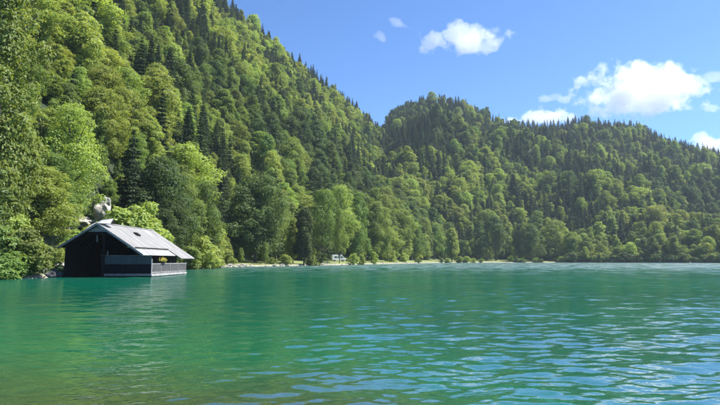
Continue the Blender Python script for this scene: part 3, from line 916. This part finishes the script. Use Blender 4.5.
# ------------------------------------------------------------------ pieces used below
def rock_mesh(name, seed, sx, sy, sz, material, sub=3, rough=0.35, ledge=0.0):
    bm = bmesh.new()
    bmesh.ops.create_icosphere(bm, subdivisions=sub, radius=1)
    off = Vector((seed * 13.7, seed * 5.1, 0))
    for v in bm.verts:
        d = v.co.normalized()
        f = 1 + rough * noise.noise(d * 1.3 + off) + rough * 0.5 * noise.noise(d * 3.1 + off) + rough * 0.28 * noise.noise(d * 7 + off)
        if ledge: f += ledge * (round(d.z * 4 + noise.noise(d * 2 + off)) / 4 - d.z)
        v.co = Vector((d.x * sx * f, d.y * sy * f, d.z * sz * f))
    return bm_mesh(name, bm, material, smooth=False)

def rock(name, px, Y_, z, sx, sy, sz, label, cat_='rock', seed=1, material=None, sub=3, group=None, rough=.35, ledge=0.0):
    x, y = at(px, Y_)
    o = link(name, rock_mesh(name, seed, sx, sy, sz, material or ROCK, sub, rough, ledge), loc=(x, y, z))
    o.rotation_euler = (random.uniform(-.1, .1), random.uniform(-.1, .1), random.uniform(0, 6))
    return tag(o, label, cat_, group)

# ------------------------------------------------------------------ boathouse
WOOD_DARK = simple('shade_dark_wood', (0.005, 0.0045, 0.004), (0.012, 0.011, 0.010), 1.5, 0.85, 0.4, scl=(1, 1, 6))  # near-black: shade of the open interior is put into the wood colour
WOOD_GREY = simple('weathered_wood', (0.15, 0.145, 0.14), (0.28, 0.27, 0.265), 2, 0.85, 0.4, 14, scl=(1, 1, 5))
WOOD_PALE = simple('lit_gable_wood', (0.30, 0.28, 0.27), (0.48, 0.45, 0.43), 2, 0.85, 0.4, 14, scl=(5, 1, 1))  # paler wood: light on the front gable is put into its colour
ROOF = simple('weathered_roof_sheet', (0.17, 0.165, 0.158), (0.30, 0.295, 0.285), 0.7, 0.6, 0.35, 9, scl=(0.6, 3, 1))
ROOF_PALE = simple('pale_roof_sheet', (0.30, 0.30, 0.30), (0.40, 0.40, 0.395), 0.8, 0.55, 0.3, 8)
TEAL = simple('blue_grey_paint', (0.030, 0.052, 0.060), (0.045, 0.072, 0.080), 1.6, 0.6, 0.25, scl=(1, 1, 5))
NAVY = simple('navy_tarred_boards', (0.003, 0.0035, 0.007), (0.006, 0.0065, 0.011), 2, 0.7, 0.3, scl=(1, 1, 5))
WHITEW = simple('greyed_white_wood', (0.26, 0.26, 0.26), (0.46, 0.46, 0.45), 2, 0.7, 0.2)
YF = 57.0
LEx, LEz = ray_pt(61, 247, YF).x, ray_pt(61, 247, YF).z
AP = ray_pt(99.5, 223.5, YF)
RX, RZ = AP.x, AP.z
YB = 71.5
SL = (RZ - 2.42) / (-22.6 - RX)          # slope of the right roof side
def rz_(x): return RZ - SL * (x - RX)
SLl = (RZ - LEz) / (RX - LEx)
bh = empty('boathouse', (RX, YF, 0))
tag(bh, 'dark wooden boathouse with grey pitched roof standing in the water on the left', 'boathouse')
inv = Matrix.Translation((-RX, -YF, 0))
def bpart(name, bm, m_, parent=None, label=None):
    bmesh.ops.transform(bm, matrix=inv, verts=bm.verts)
    o = link(name, bm_mesh(name, bm, m_), parent or bh)
    if label: o['label'] = label
    return o
T = 0.07
# right roof slope: sheets side by side, each with a slight step
npan = 14
ys = np.linspace(YF - 0.55, 66.5, 11).tolist() + np.linspace(66.5, YB + 0.5, 6).tolist()[1:]
def sheet(bm, x0, z0, x1, z1, y0, y1, t):
    prism(bm, [(x0, y0, z0), (x1, y0, z1), (x1, y0, z1 + t), (x0, y0, z0 + t)], [(x0, y1, z0), (x1, y1, z1), (x1, y1, z1 + t), (x0, y1, z0 + t)])
for j in range(len(ys) - 1):
    y0, y1 = ys[j] + 0.006, ys[j + 1] - 0.006
    xe = -23.4 if y1 < 66.6 else -21.9
    o_ = 0.004 * (j % 3)
    bm = bmesh.new(); sheet(bm, RX, RZ + o_, xe, rz_(xe) + o_, y0, y1, T)
    bpart('roof_sheet', bm, ROOF)
    bm = bmesh.new(); xl = LEx - 0.05; sheet(bm, RX - 0.004, RZ + o_, xl, RZ - SLl * (RX - xl) + o_, y0, y1, T)
    bpart('roof_sheet', bm, ROOF)
    bm = bmesh.new(); sheet(bm, RX, RZ + o_ - .03, xe - .02, rz_(xe - .02) + o_ - .03, y0 + .03, y1 - .03, .025); bpart('shade_lining', bm, WOOD_DARK)  # dark panels added under the sheets to keep the roof underside in shade
    bm = bmesh.new(); xl += .02; sheet(bm, RX - 0.004, RZ + o_ - .03, xl, RZ - SLl * (RX - xl) + o_ - .03, y0 + .03, y1 - .03, .025); bpart('shade_lining', bm, WOOD_DARK)
# lower eave sheets below the snow rail, tucked under the upper ones
for j in range(5):
    y0 = YF - 0.5 + j * 1.99; y1 = y0 + 1.97
    bm = bmesh.new(); sheet(bm, -23.5, rz_(-23.5) - 0.075, -22.55, rz_(-22.55) - 0.09, y0, min(y1, 66.48), 0.06)
    bpart('eave_sheet', bm, ROOF_PALE, label='paler lower eave sheet')
bm = bmesh.new(); beam(bm, (-23.42, YF - 0.5, rz_(-23.42) + 0.13), (-23.42, 66.4, rz_(-23.42) + 0.13), 0.05, 0.12); bpart('snow_rail', bm, WOOD_DARK)
bm = bmesh.new(); beam(bm, (RX, YF + 0.9, RZ + 0.10), (RX, YB + 0.45, RZ + 0.10), 0.26, 0.08); bpart('ridge_cap', bm, ROOF_PALE)
# raised hood at the front of the ridge
f0, f1, f2 = ray_pt(83, 231.3, YF - .62), ray_pt(99.7, 223.0, YF - .62), ray_pt(110.4, 223.4, YF + .3)
b0, b1, b2 = ray_pt(92.0, 224.0, YF + .9), ray_pt(101.8, 220.2, YF + .9), ray_pt(113.4, 218.4, YF + 1.3)
dn = Vector((0, .02, -0.05))
bm = bmesh.new(); prism(bm, [f0, f1, b1, b0], [v + dn for v in (f0, f1, b1, b0)]); bpart('gable_hood', bm, ROOF_PALE, label='pale raised hood over the front gable')
bm = bmesh.new(); prism(bm, [f1, f2, b2, b1], [v + dn for v in (f1, f2, b2, b1)]); bpart('gable_hood', bm, ROOF_PALE, label='right side of the pale hood over the front gable')
bm = bmesh.new(); prism(bm, [f2 + dn, b2 + dn, Vector((b2.x + .1, b2.y + .1, RZ))], [f2 + dn + Vector((.04, .06, 0)), b2 + dn + Vector((.04, .06, 0)), Vector((b2.x + .14, b2.y + .16, RZ))])
bpart('hood_cheek', bm, WOOD_DARK)
# roof hatch
hx = -25.3; hy = 62.6
hx = RX + 1.3
bm = bmesh.new(); sheet(bm, hx, rz_(hx) + T + 0.01, hx + 0.45, rz_(hx + 0.45) + T + 0.01, hy, hy + 1.0, 0.16); bpart('roof_hatch', bm, WOOD_DARK)
# bargeboards
for (x0, z0, x1, z1) in ((LEx - 0.05, RZ - SLl * (RX - LEx + .05), RX, RZ), (RX, RZ, -22.55, rz_(-22.55))):
    bm = bmesh.new(); beam(bm, (x0, YF - 0.58, z0 - 0.08), (x1, YF - 0.58, z1 - 0.08), 0.05, 0.2); bpart('bargeboard', bm, WOOD_GREY)
# gable boards above the opening
zt = ray_pt(99, 231.8, YF).z
tie_l, tie_r = RX - (RZ - zt) / SLl, RX + (RZ - zt) / SL
bm = bmesh.new(); box(bm, tie_l - 0.1, tie_r + 0.1, YF - 0.12, YF + 0.1, zt - 0.28, zt - 0.02); bpart('tie_beam', bm, WOOD_DARK)
z = zt; k = 0
while z < RZ - 0.18:
    z1 = min(z + 0.15, RZ - 0.15)
    a0, a1 = RX - (RZ - z - .12) / SLl, RX + (RZ - z - .12) / SL
    c0, c1 = RX - (RZ - z1 - .12) / SLl, RX + (RZ - z1 - .12) / SL
    if a1 - a0 < 0.1: break
    c0, c1 = min(c0, RX - .01), max(c1, RX + .01)
    d = 0.012 * (k % 2)
    bm = bmesh.new(); prism(bm, [(a0, YF - .05 - d, z + .008), (a1, YF - .05 - d, z + .008), (c1, YF - .05 - d, z1 - .008), (c0, YF - .05 - d, z1 - .008)],
                            [(a0, YF, z + .008), (a1, YF, z + .008), (c1, YF, z1 - .008), (c0, YF, z1 - .008)])
    bpart('gable_board', bm, WOOD_PALE); z += 0.15; k += 1
# walls: board-clad sides and rear, open front
def wall_x(name, x, y0, y1, z0, z1, m_=WOOD_DARK, w_=0.42):
    y = y0; k = 0
    while y < y1 - 0.05:
        ye = min(y + w_, y1)
        bm = bmesh.new(); d = 0.015 * (k % 2)
        box(bm, x - 0.03 - d, x + 0.03 + d, y + 0.006, ye - 0.006, z0, z1); bpart(name, bm, m_); y += w_; k += 1
wall_x('wall_board', LEx + 0.5, YF + 0.1, YB, -0.4, RZ - SLl * (RX - LEx - .5) - 0.05, w_=0.8)
wall_x('wall_board', -24.1, YF + 1.4, YB, 0.3, rz_(-24.1) - 0.05, w_=0.5)
x = LEx + 0.55; k = 0
while x < -24.1:
    xe = min(x + 0.6, -24.1); zz = min(RZ - SLl * abs(RX - x) if x < RX else rz_(x), RZ - SLl * abs(RX - xe) if xe < RX else rz_(xe))
    bm = bmesh.new(); box(bm, x + .006, xe - .006, YB - 0.06 - 0.015 * (k % 2), YB, -0.4, zz - .05); bpart('wall_board', bm, WOOD_DARK); x += 0.6; k += 1
bm = bmesh.new()
box(bm, LEx + 0.5, -24.1, YF + 5.5, YB - 0.1, 0.25, 0.45)
bpart('inner_floor', bm, WOOD_DARK)
for px_ in (LEx + 0.55, -26.95):
    bm = bmesh.new(); box(bm, px_ - .11, px_ + .11, YF + 0.0, YF + 0.22, -1, RZ - SLl * abs(RX - px_) - .1); bpart('post', bm, WOOD_DARK)
for y in (YF + 4, YF + 8, YF + 12):
    for x in (LEx + .62, -24.25):
        bm = bmesh.new(); box(bm, x - .09, x + .09, y, y + .18, -1, 2.6); bpart('post', bm, WOOD_DARK)
# deck with facade of painted boards facing the viewer
FY = 58.2
fx0, fx1 = ray_pt(101.7, 260, FY).x, -22.3
ztop, zmid = ray_pt(120, 255.7, FY).z, ray_pt(120, 264.2, FY).z
nb = 10
for j in range(nb):
    a = fx0 + (fx1 - fx0) * j / nb; b_ = fx0 + (fx1 - fx0) * (j + 1) / nb
    bm = bmesh.new(); box(bm, a + .007, b_ - .007, FY - .05 - .008 * (j % 2), FY, zmid, ztop); bpart('upper_panel', bm, TEAL, label='blue grey painted board')
    bm = bmesh.new(); box(bm, a + .007, b_ - .007, FY - .03 - .008 * (j % 2), FY, 0.36, zmid - .01); bpart('lower_panel', bm, NAVY, label='near black board')
bm = bmesh.new(); box(bm, fx0 - .05, fx1 + .06, FY - .12, FY + .06, ztop, ztop + .05); bpart('cap_rail', bm, WOOD_GREY)
bm = bmesh.new(); box(bm, fx0 + .3, fx1 + .1, FY - .16, FY + .04, 0.12, 0.30); bpart('deck_beam', bm, WOOD_GREY)
bm = bmesh.new(); box(bm, fx0, fx1, FY + .05, 69.8, 0.30, 0.38); bpart('deck', bm, WOOD_GREY)
for x in np.linspace(fx0 + .3, fx1 - .2, 4):
    for y in (FY + .2, FY + 4, FY + 8, FY + 11.3):
        bm = bmesh.new(); box(bm, x - .09, x + .09, y - .09, y + .09, -3, .29); bpart('pile', bm, WOOD_DARK)
# side railing
bm = bmesh.new(); box(bm, fx1 - .05, fx1 + .1, FY + .05, 69.85, 0.08, 0.29); bpart('deck_beam', bm, WHITEW, label='white side beam of the deck')
bm = bmesh.new(); box(bm, fx1 - .04, fx1 + .05, FY, 69.8, 1.36, 1.43); bpart('handrail', bm, WHITEW)
bm = bmesh.new(); box(bm, fx1 - .03, fx1 + .03, FY, 69.8, 0.44, 0.50); bpart('bottom_rail', bm, WHITEW)
for y in np.linspace(FY + .07, 69.7, 5):
    top = rz_(fx1) - .3 if y < 60 or y > 69 else 1.5
    bm = bmesh.new(); box(bm, fx1 - .06, fx1 + .04, y - .06, y + .06, 0.30, max(top, 1.5)); bpart('railing_post', bm, WHITEW if y < 60 else WOOD_GREY)
bm = bmesh.new()
y = FY + 0.2
while y < 69.7:
    box(bm, fx1 - .015, fx1 + .02, y, y + .055, 0.50, 1.36); y += 0.135
o = bpart('baluster', bm, WOOD_GREY); o['kind'] = 'stuff'
# hanging rope fender, pale pole, rafters
fp = ray_pt(97.3, 235, YF + .3)
bm = bmesh.new(); beam(bm, (fp.x, fp.y, fp.z), (fp.x + .02, fp.y, fp.z - 0.75), .09, .09); bpart('hanging_rope', bm, WOOD_GREY)
fp = ray_pt(107.6, 256, FY + .4)
bm = bmesh.new(); beam(bm, (fp.x, fp.y, 1.5), (fp.x, fp.y, fp.z + .55), .07, .07); bpart('pole', bm, WHITEW)
for y in np.arange(YF + .3, YB, 1.3):
    for sgn in (0, 1):
        bm = bmesh.new()
        if sgn: beam(bm, (RX, y, RZ - .08), (-22.7, y, rz_(-22.7) - .10), .1, .14)
        else: beam(bm, (RX, y, RZ - .08), (LEx + .1, y, LEz - .06), .1, .14)
        bpart('rafter', bm, WOOD_DARK)

# flower box on the railing: a thing resting on it
fb = empty('flower_box', (fx1 + .05, 61.5, 1.435))
tag(fb, 'box of yellow flowers on the white railing of the boathouse deck', 'flower box')
bm = bmesh.new(); box(bm, -.12, .12, -.55, .55, 0, .2); link('box', bm_mesh('box', bm, WOOD_DARK), fb)
FLOW = simple('yellow_petals', (0.45, 0.36, 0.05), (0.62, 0.55, 0.14), 6, 0.8)
rg = np.random.default_rng(8)
Pp = rg.normal(0, 1, (260, 3)) * np.array([.14, .33, .12]) + np.array([0, 0, .38])
v_, f_ = leaf_quads(Pp, np.tile([0, 0, 1.0], (260, 1)), .11, rg)
link('flowers', np_mesh('flowers', v_, f_, [FLOW]), fb)
Pp = rg.normal(0, 1, (160, 3)) * np.array([.13, .34, .08]) + np.array([0, 0, .24])
v_, f_ = leaf_quads(Pp, np.tile([0, 0, 1.0], (160, 1)), .12, rg)
link('foliage', np_mesh('foliage', v_, f_, [LEAF['mid']]), fb)

# ------------------------------------------------------------------ rocks, stones
rock('rock_outcrop', 99, 87, ray_pt(98, 213, 87).z, 1.1, 1.2, 1.9, 'tall pale rock face above the boathouse gable', 'rock', 3, rough=.5, ledge=.3)
rock('rock_outcrop', 104, 92, ray_pt(104, 205, 92).z, 0.7, 1.0, 1.4, 'narrow pale rock beside the tall rock face above the gable', 'rock', 5, rough=.5, ledge=.3)
rock('rock_outcrop', 69, 85, ray_pt(69, 225, 85).z, 1.8, 1.4, .7, 'low flat pale rock left of the boathouse roof', 'rock', 7, rough=.5, ledge=.3)
rock('rock_outcrop', 83, 86, ray_pt(83, 221, 86).z, 1.2, 1.2, .7, 'pale rock between the low flat rock and the tall rock face', 'rock', 9, rough=.5, ledge=.3)
x_, y_ = at(123, 300)
rock('rock_outcrop', 123, 300, float(height(np.array([x_]), np.array([y_]))[0]) + 12, 4.5, 5, 7, 'small bare cliff showing among trees high on the left slope', 'rock', 11, rough=.5, ledge=.3)
rock('bank_stone', 56, 63.5, .85, 1.0, .9, .75, 'sunlit white boulder on the bank at the left wall of the boathouse', 'boulder', 13)
bst = [(38, 56, .3, 1.0, .8), (43, 57, .55, .9, .9), (47.5, 56, .25, .9, .7), (52, 57.2, .4, .9, .85), (57, 57.5, .2, .8, .6), (61, 58, .3, .7, .65), (66, 60, .15, .8, .6), (71, 61, .2, .6, .5)]
for i, (px_, Y_, z_, s_, h_) in enumerate(bst):
    rock('bank_stone', px_, Y_, z_, s_, s_ * .9, h_,
         ['leftmost dark boulder at the water left of the boathouse', 'second dark boulder from the left at the boathouse bank', 'third boulder from the left at the boathouse bank', 'fourth boulder from the left at the boathouse bank',
          'boulder just outside the left front post of the boathouse', 'boulder against the left front post of the boathouse', 'boulder inside the boathouse mouth by its left post', 'small boulder deepest inside the boathouse mouth'][i], 'boulder', 20 + i, DARKSTONE)
meshes = [rock_mesh('shore_stone', 40 + i, 1, 1, .6, STONE if i % 3 else ROCK, 2) for i in range(5)]
rg = np.random.default_rng(21)
ns = 0
for (a, b_, cnt, where, lbl) in ((221, 252, 26, 'before the broad dark tree', 'pale stone on the shore in front of the broad dark tree'),
                                 (252, 290, 14, 'right', 'pale stone on the shore right of the young bright tree'),
                                 (312, 350, 16, 'van', 'small pale stone on the gravel beach below the white van'),
                                 (378, 430, 16, 'spit', 'stone on the gravel spit below the rounded pale bushes')):
    for i in range(cnt):
        px_ = rg.uniform(a, b_); azs = az_of(px_)
        r_ = np.interp(azs, SH_AZ, SH_R) + rg.uniform(-0.6, 2.2)
        x, y = r_ * math.sin(azs), r_ * math.cos(azs)
        s_ = rg.uniform(.2, .55) * (1 if a < 300 else .8)
        o = link('shore_stone', meshes[ns % 5], loc=(x, y, max(float(height(np.array([x]), np.array([y]))[0]), 0) + .1 * s_))
        o.scale = (s_ * 1.3, s_, s_); o.rotation_euler = (0, 0, rg.uniform(0, 6))
        tag(o, lbl, 'stone', 'shore stones, ' + where); ns += 1

# ------------------------------------------------------------------ white camper van under the trees
PAINT = simple('white_van_paint', (0.70, 0.71, 0.72), (0.78, 0.78, 0.78), 1, 0.35, 0.02)
m, N, L, o_ = mat('dark_glass'); p = N.new('ShaderNodeBsdfPrincipled'); p.inputs['Base Color'].default_value = (0.02, 0.025, 0.03, 1); p.inputs['Roughness'].default_value = 0.08; L.new(p.outputs[0], o_.inputs[0]); GLASS = m
RUB = simple('rubber', (0.015, 0.015, 0.015), (0.03, 0.03, 0.03), 4, 0.9)
vx, vy = at(338.5, 214)
vz = float(height(np.array([vx]), np.array([vy]))[0])
van = empty('camper_van', (vx, vy, vz + .02), R(18))
tag(van, 'white camper van parked under the trees behind the shore', 'van')
prof = [(-2.75, .45), (2.5, .45), (2.75, .7), (2.7, 1.15), (2.05, 1.35), (1.35, 2.15), (1.1, 2.6), (-2.65, 2.65), (-2.8, 2.4)]
bm = bmesh.new(); prism(bm, [(x, -1.0, z) for x, z in prof], [(x, 1.0, z) for x, z in prof])
bmesh.ops.bevel(bm, geom=bm.edges[:], offset=.06, segments=2, affect='EDGES')
link('body', bm_mesh('body', bm, PAINT), van)
bm = bmesh.new(); prism(bm, [(2.02, -.85, 1.42), (1.40, -.8, 2.13), (1.43, -.8, 2.15), (2.06, -.85, 1.43)][::-1], [(2.02, .85, 1.42), (1.40, .8, 2.13), (1.43, .8, 2.15), (2.06, .85, 1.43)][::-1]); link('windshield', bm_mesh('windshield', bm, GLASS), van)
for (a, b_) in ((.55, 1.4), (-.6, .35), (-1.9, -.85)):
    for s_ in (-1, 1):
        bm = bmesh.new(); box(bm, a, b_, s_ * 1.015 - .01, s_ * 1.015 + .01, 1.4, 2.0); link('window', bm_mesh('window', bm, GLASS), van)
for s_ in (-1, 1):
    bm = bmesh.new(); box(bm, .45, 1.5, s_ * 1.006 - .008, s_ * 1.006 + .008, .6, 1.35); d_ = link('door', bm_mesh('door', bm, PAINT), van)
    bm = bmesh.new(); box(bm, .55, .75, s_ * 1.025 - .012, s_ * 1.025 + .012, 1.18, 1.23); link('handle', bm_mesh('handle', bm, RUB), d_)
    bm = bmesh.new(); box(bm, 2.7, 2.76, s_ * .75 - .16, s_ * .75 + .16, .78, 1.0); link('headlight', bm_mesh('headlight', bm, WHITEW), van)
    bm = bmesh.new(); box(bm, 1.55, 1.7, s_ * 1.12 - .1, s_ * 1.12 + .1, 1.45, 1.7); link('mirror', bm_mesh('mirror', bm, RUB), van)
    for x in (-1.8, 1.75):
        bm = bmesh.new(); bmesh.ops.create_cone(bm, cap_ends=True, segments=20, radius1=.36, radius2=.36, depth=.24, matrix=Matrix.Translation((x, s_ * .93, .36)) @ Matrix.Rotation(R(90), 4, 'X')); wv_ = link('wheel', bm_mesh('wheel', bm, RUB), van)
        bm = bmesh.new(); bmesh.ops.create_cone(bm, cap_ends=True, segments=14, radius1=.2, radius2=.2, depth=.03, matrix=Matrix.Translation((x, s_ * 1.06, .36)) @ Matrix.Rotation(R(90), 4, 'X')); link('rim', bm_mesh('rim', bm, WOOD_GREY), wv_)
bm = bmesh.new(); box(bm, 2.72, 2.84, -.95, .95, .42, .66); link('bumper', bm_mesh('bumper', bm, RUB), van)
bm = bmesh.new(); box(bm, -1.2, .3, -.5, .5, 2.66, 2.78); link('roof_hatch', bm_mesh('roof_hatch', bm, WOOD_GREY), van)

# picnic tables on the far meadow
def picnic(px_, Y_, rz, label):
    x, y = at(px_, Y_); z = float(height(np.array([x]), np.array([y]))[0])
    t = empty('picnic_table', (x, y, z + .02), rz); tag(t, label, 'picnic table')
    for k in range(5):
        bm = bmesh.new(); box(bm, -1.3, 1.3, -.42 + k * .17, -.27 + k * .17, .72, .77); link('top_plank', bm_mesh('top_plank', bm, WOOD_DARK), t)
    for s_ in (-1, 1):
        bm = bmesh.new(); box(bm, -1.3, 1.3, s_ * .75 - .14, s_ * .75 + .14, .43, .48); link('seat', bm_mesh('seat', bm, WOOD_DARK), t)
        for e in (-1, 1):
            bm = bmesh.new(); beam(bm, (e, s_ * .75, 0), (e, s_ * .2, .71), .09, .09); link('leg', bm_mesh('leg', bm, WOOD_DARK), t)
    for e in (-1, 1):
        bm = bmesh.new(); box(bm, e * .93 - .04, e * .93 + .04, -.85, .85, .33, .42); link('cross_bar', bm_mesh('cross_bar', bm, WOOD_DARK), t)
picnic(428, 345, .1, 'dark picnic table on the small far meadow, left one')
picnic(432.5, 347, -.1, 'dark picnic table on the small far meadow, right one')
picnic(470, 366, .3, 'dark picnic table at the shore right of the lone pale tree')

# ------------------------------------------------------------------ clouds
def cloud_mat(name, nscale, dens, soft, amp_, th):
    m, N, L, o = mat(name)
    m.cycles.volume_step_rate = 1.0
    tc = N.new('ShaderNodeTexCoord')
    info = N.new('ShaderNodeObjectInfo')
    ln = N.new('ShaderNodeVectorMath'); ln.operation = 'LENGTH'
    L.new(tc.outputs['Object'], ln.inputs[0])
    geo = N.new('ShaderNodeNewGeometry')
    n_ = N.new('ShaderNodeTexNoise'); n_.inputs['Scale'].default_value = nscale; n_.inputs['Detail'].default_value = 6; n_.inputs['Roughness'].default_value = 0.62
    L.new(geo.outputs['Position'], n_.inputs['Vector'])
    # density = clamp((1 - r)*soft + (noise-0.5)*amp - th)
    a = N.new('ShaderNodeMath'); a.operation = 'MULTIPLY_ADD'; a.inputs[1].default_value = -soft; a.inputs[2].default_value = soft - th - amp_ * 0.5
    L.new(ln.outputs['Value'], a.inputs[0])
    b = N.new('ShaderNodeMath'); b.operation = 'MULTIPLY_ADD'; b.inputs[1].default_value = amp_
    L.new(n_.outputs['Fac'], b.inputs[0]); L.new(a.outputs[0], b.inputs[2])
    c = N.new('ShaderNodeMath'); c.operation = 'MULTIPLY'; c.inputs[1].default_value = 3.0; c.use_clamp = True
    L.new(b.outputs[0], c.inputs[0])
    d = N.new('ShaderNodeMath'); d.operation = 'MULTIPLY'; d.inputs[1].default_value = dens
    L.new(c.outputs[0], d.inputs[0])
    v = N.new('ShaderNodeVolumePrincipled')
    v.inputs['Color'].default_value = (1, 1, 1, 1)
    v.inputs['Anisotropy'].default_value = 0.2
    L.new(d.outputs[0], v.inputs['Density'])
    L.new(v.outputs[0], o.inputs['Volume'])
    return m
CL = cloud_mat('cloud', 0.0042, 0.0055, 4.0, 9.3, 1.75)
CLW = cloud_mat('thin_cloud', 0.005, 0.0030, 4.0, 9.0, 1.9)
def cloud(px, py, wpx, hpx, label, m_=CL, depth=0.7, tilt=0):
    Y_ = 1500 / ((262 - min(py, 190)) / F)
    c = ray_pt(px, py, Y_)
    wx, hz_ = wpx * 1.28 / F * Y_ / 2, hpx * 1.16 / F * Y_ / 2
    bm = bmesh.new(); bmesh.ops.create_icosphere(bm, subdivisions=3, radius=1)
    me = bpy.data.meshes.new('cloud'); bm.to_mesh(me); bm.free(); me.materials.append(m_)
    o = link('cloud', me, loc=c); o.scale = (wx, wx * depth, hz_); o.rotation_euler = (0, R(tilt), 0)
    return tag(o, label, 'cloud')
CLOUDS = [(640, 92, 140, 66, 'largest white cloud over the right hill', CL, .6, 0),
          (690, 86, 62, 38, 'right lobe joined to the largest cloud over the right hill', CL, .7, 10),
          (466, 39, 92, 42, 'white cloud alone in the sky above the rounded hilltop', CL, .6, 0),
          (379, 37, 26, 14, 'small faint cloud puff left of the lone white cloud', CLW, .8, 20),
          (397, 22, 30, 13, 'thin wispy cloud streak near the top of the sky', CLW, .8, 30),
          (538, 117, 84, 20, 'long low cloud just above the ridge between the two hilltops', CL, .6, 0),
          (553, 99, 46, 12, 'faint thin streak above the long low cloud', CLW, .6, -5),
          (714, 146, 46, 36, 'cloud rising behind the ridge at the right photo edge', CL, .7, 0),
          (711, 109, 22, 14, 'tiny cloud right of the largest cloud near the photo edge', CLW, .8, 0),
          (690, 108, 14, 10, 'tiniest cloud puff under the right lobe of the largest cloud', CLW, .8, 0),
          (716, 78, 32, 16, 'thin cloud cut by the right photo edge level with the largest cloud', CLW, .8, 0)]
for c_ in CLOUDS: cloud(c_[0], c_[1], c_[2], c_[3], c_[4], c_[5], c_[6], c_[7])

# ------------------------------------------------------------------ air
top = float(Z.max()) + 40
bm = bmesh.new(); box(bm, -1350, 1350, -1300, 1500, -8, top)
me = bpy.data.meshes.new('haze'); bmesh.ops.recalc_face_normals(bm, faces=bm.faces); bm.to_mesh(me); bm.free()
m, N, L, o_ = mat('air')
v = N.new('ShaderNodeVolumePrincipled'); v.inputs['Color'].default_value = (0.72, 0.84, 1.0, 1); v.inputs['Density'].default_value = 0.00011; v.inputs['Anisotropy'].default_value = 0.3
L.new(v.outputs[0], o_.inputs['Volume']); me.materials.append(m)
haze = link('haze', me)
tag(haze, 'thin bluish summer haze over the lake', kind='stuff')
print('TOP', top)
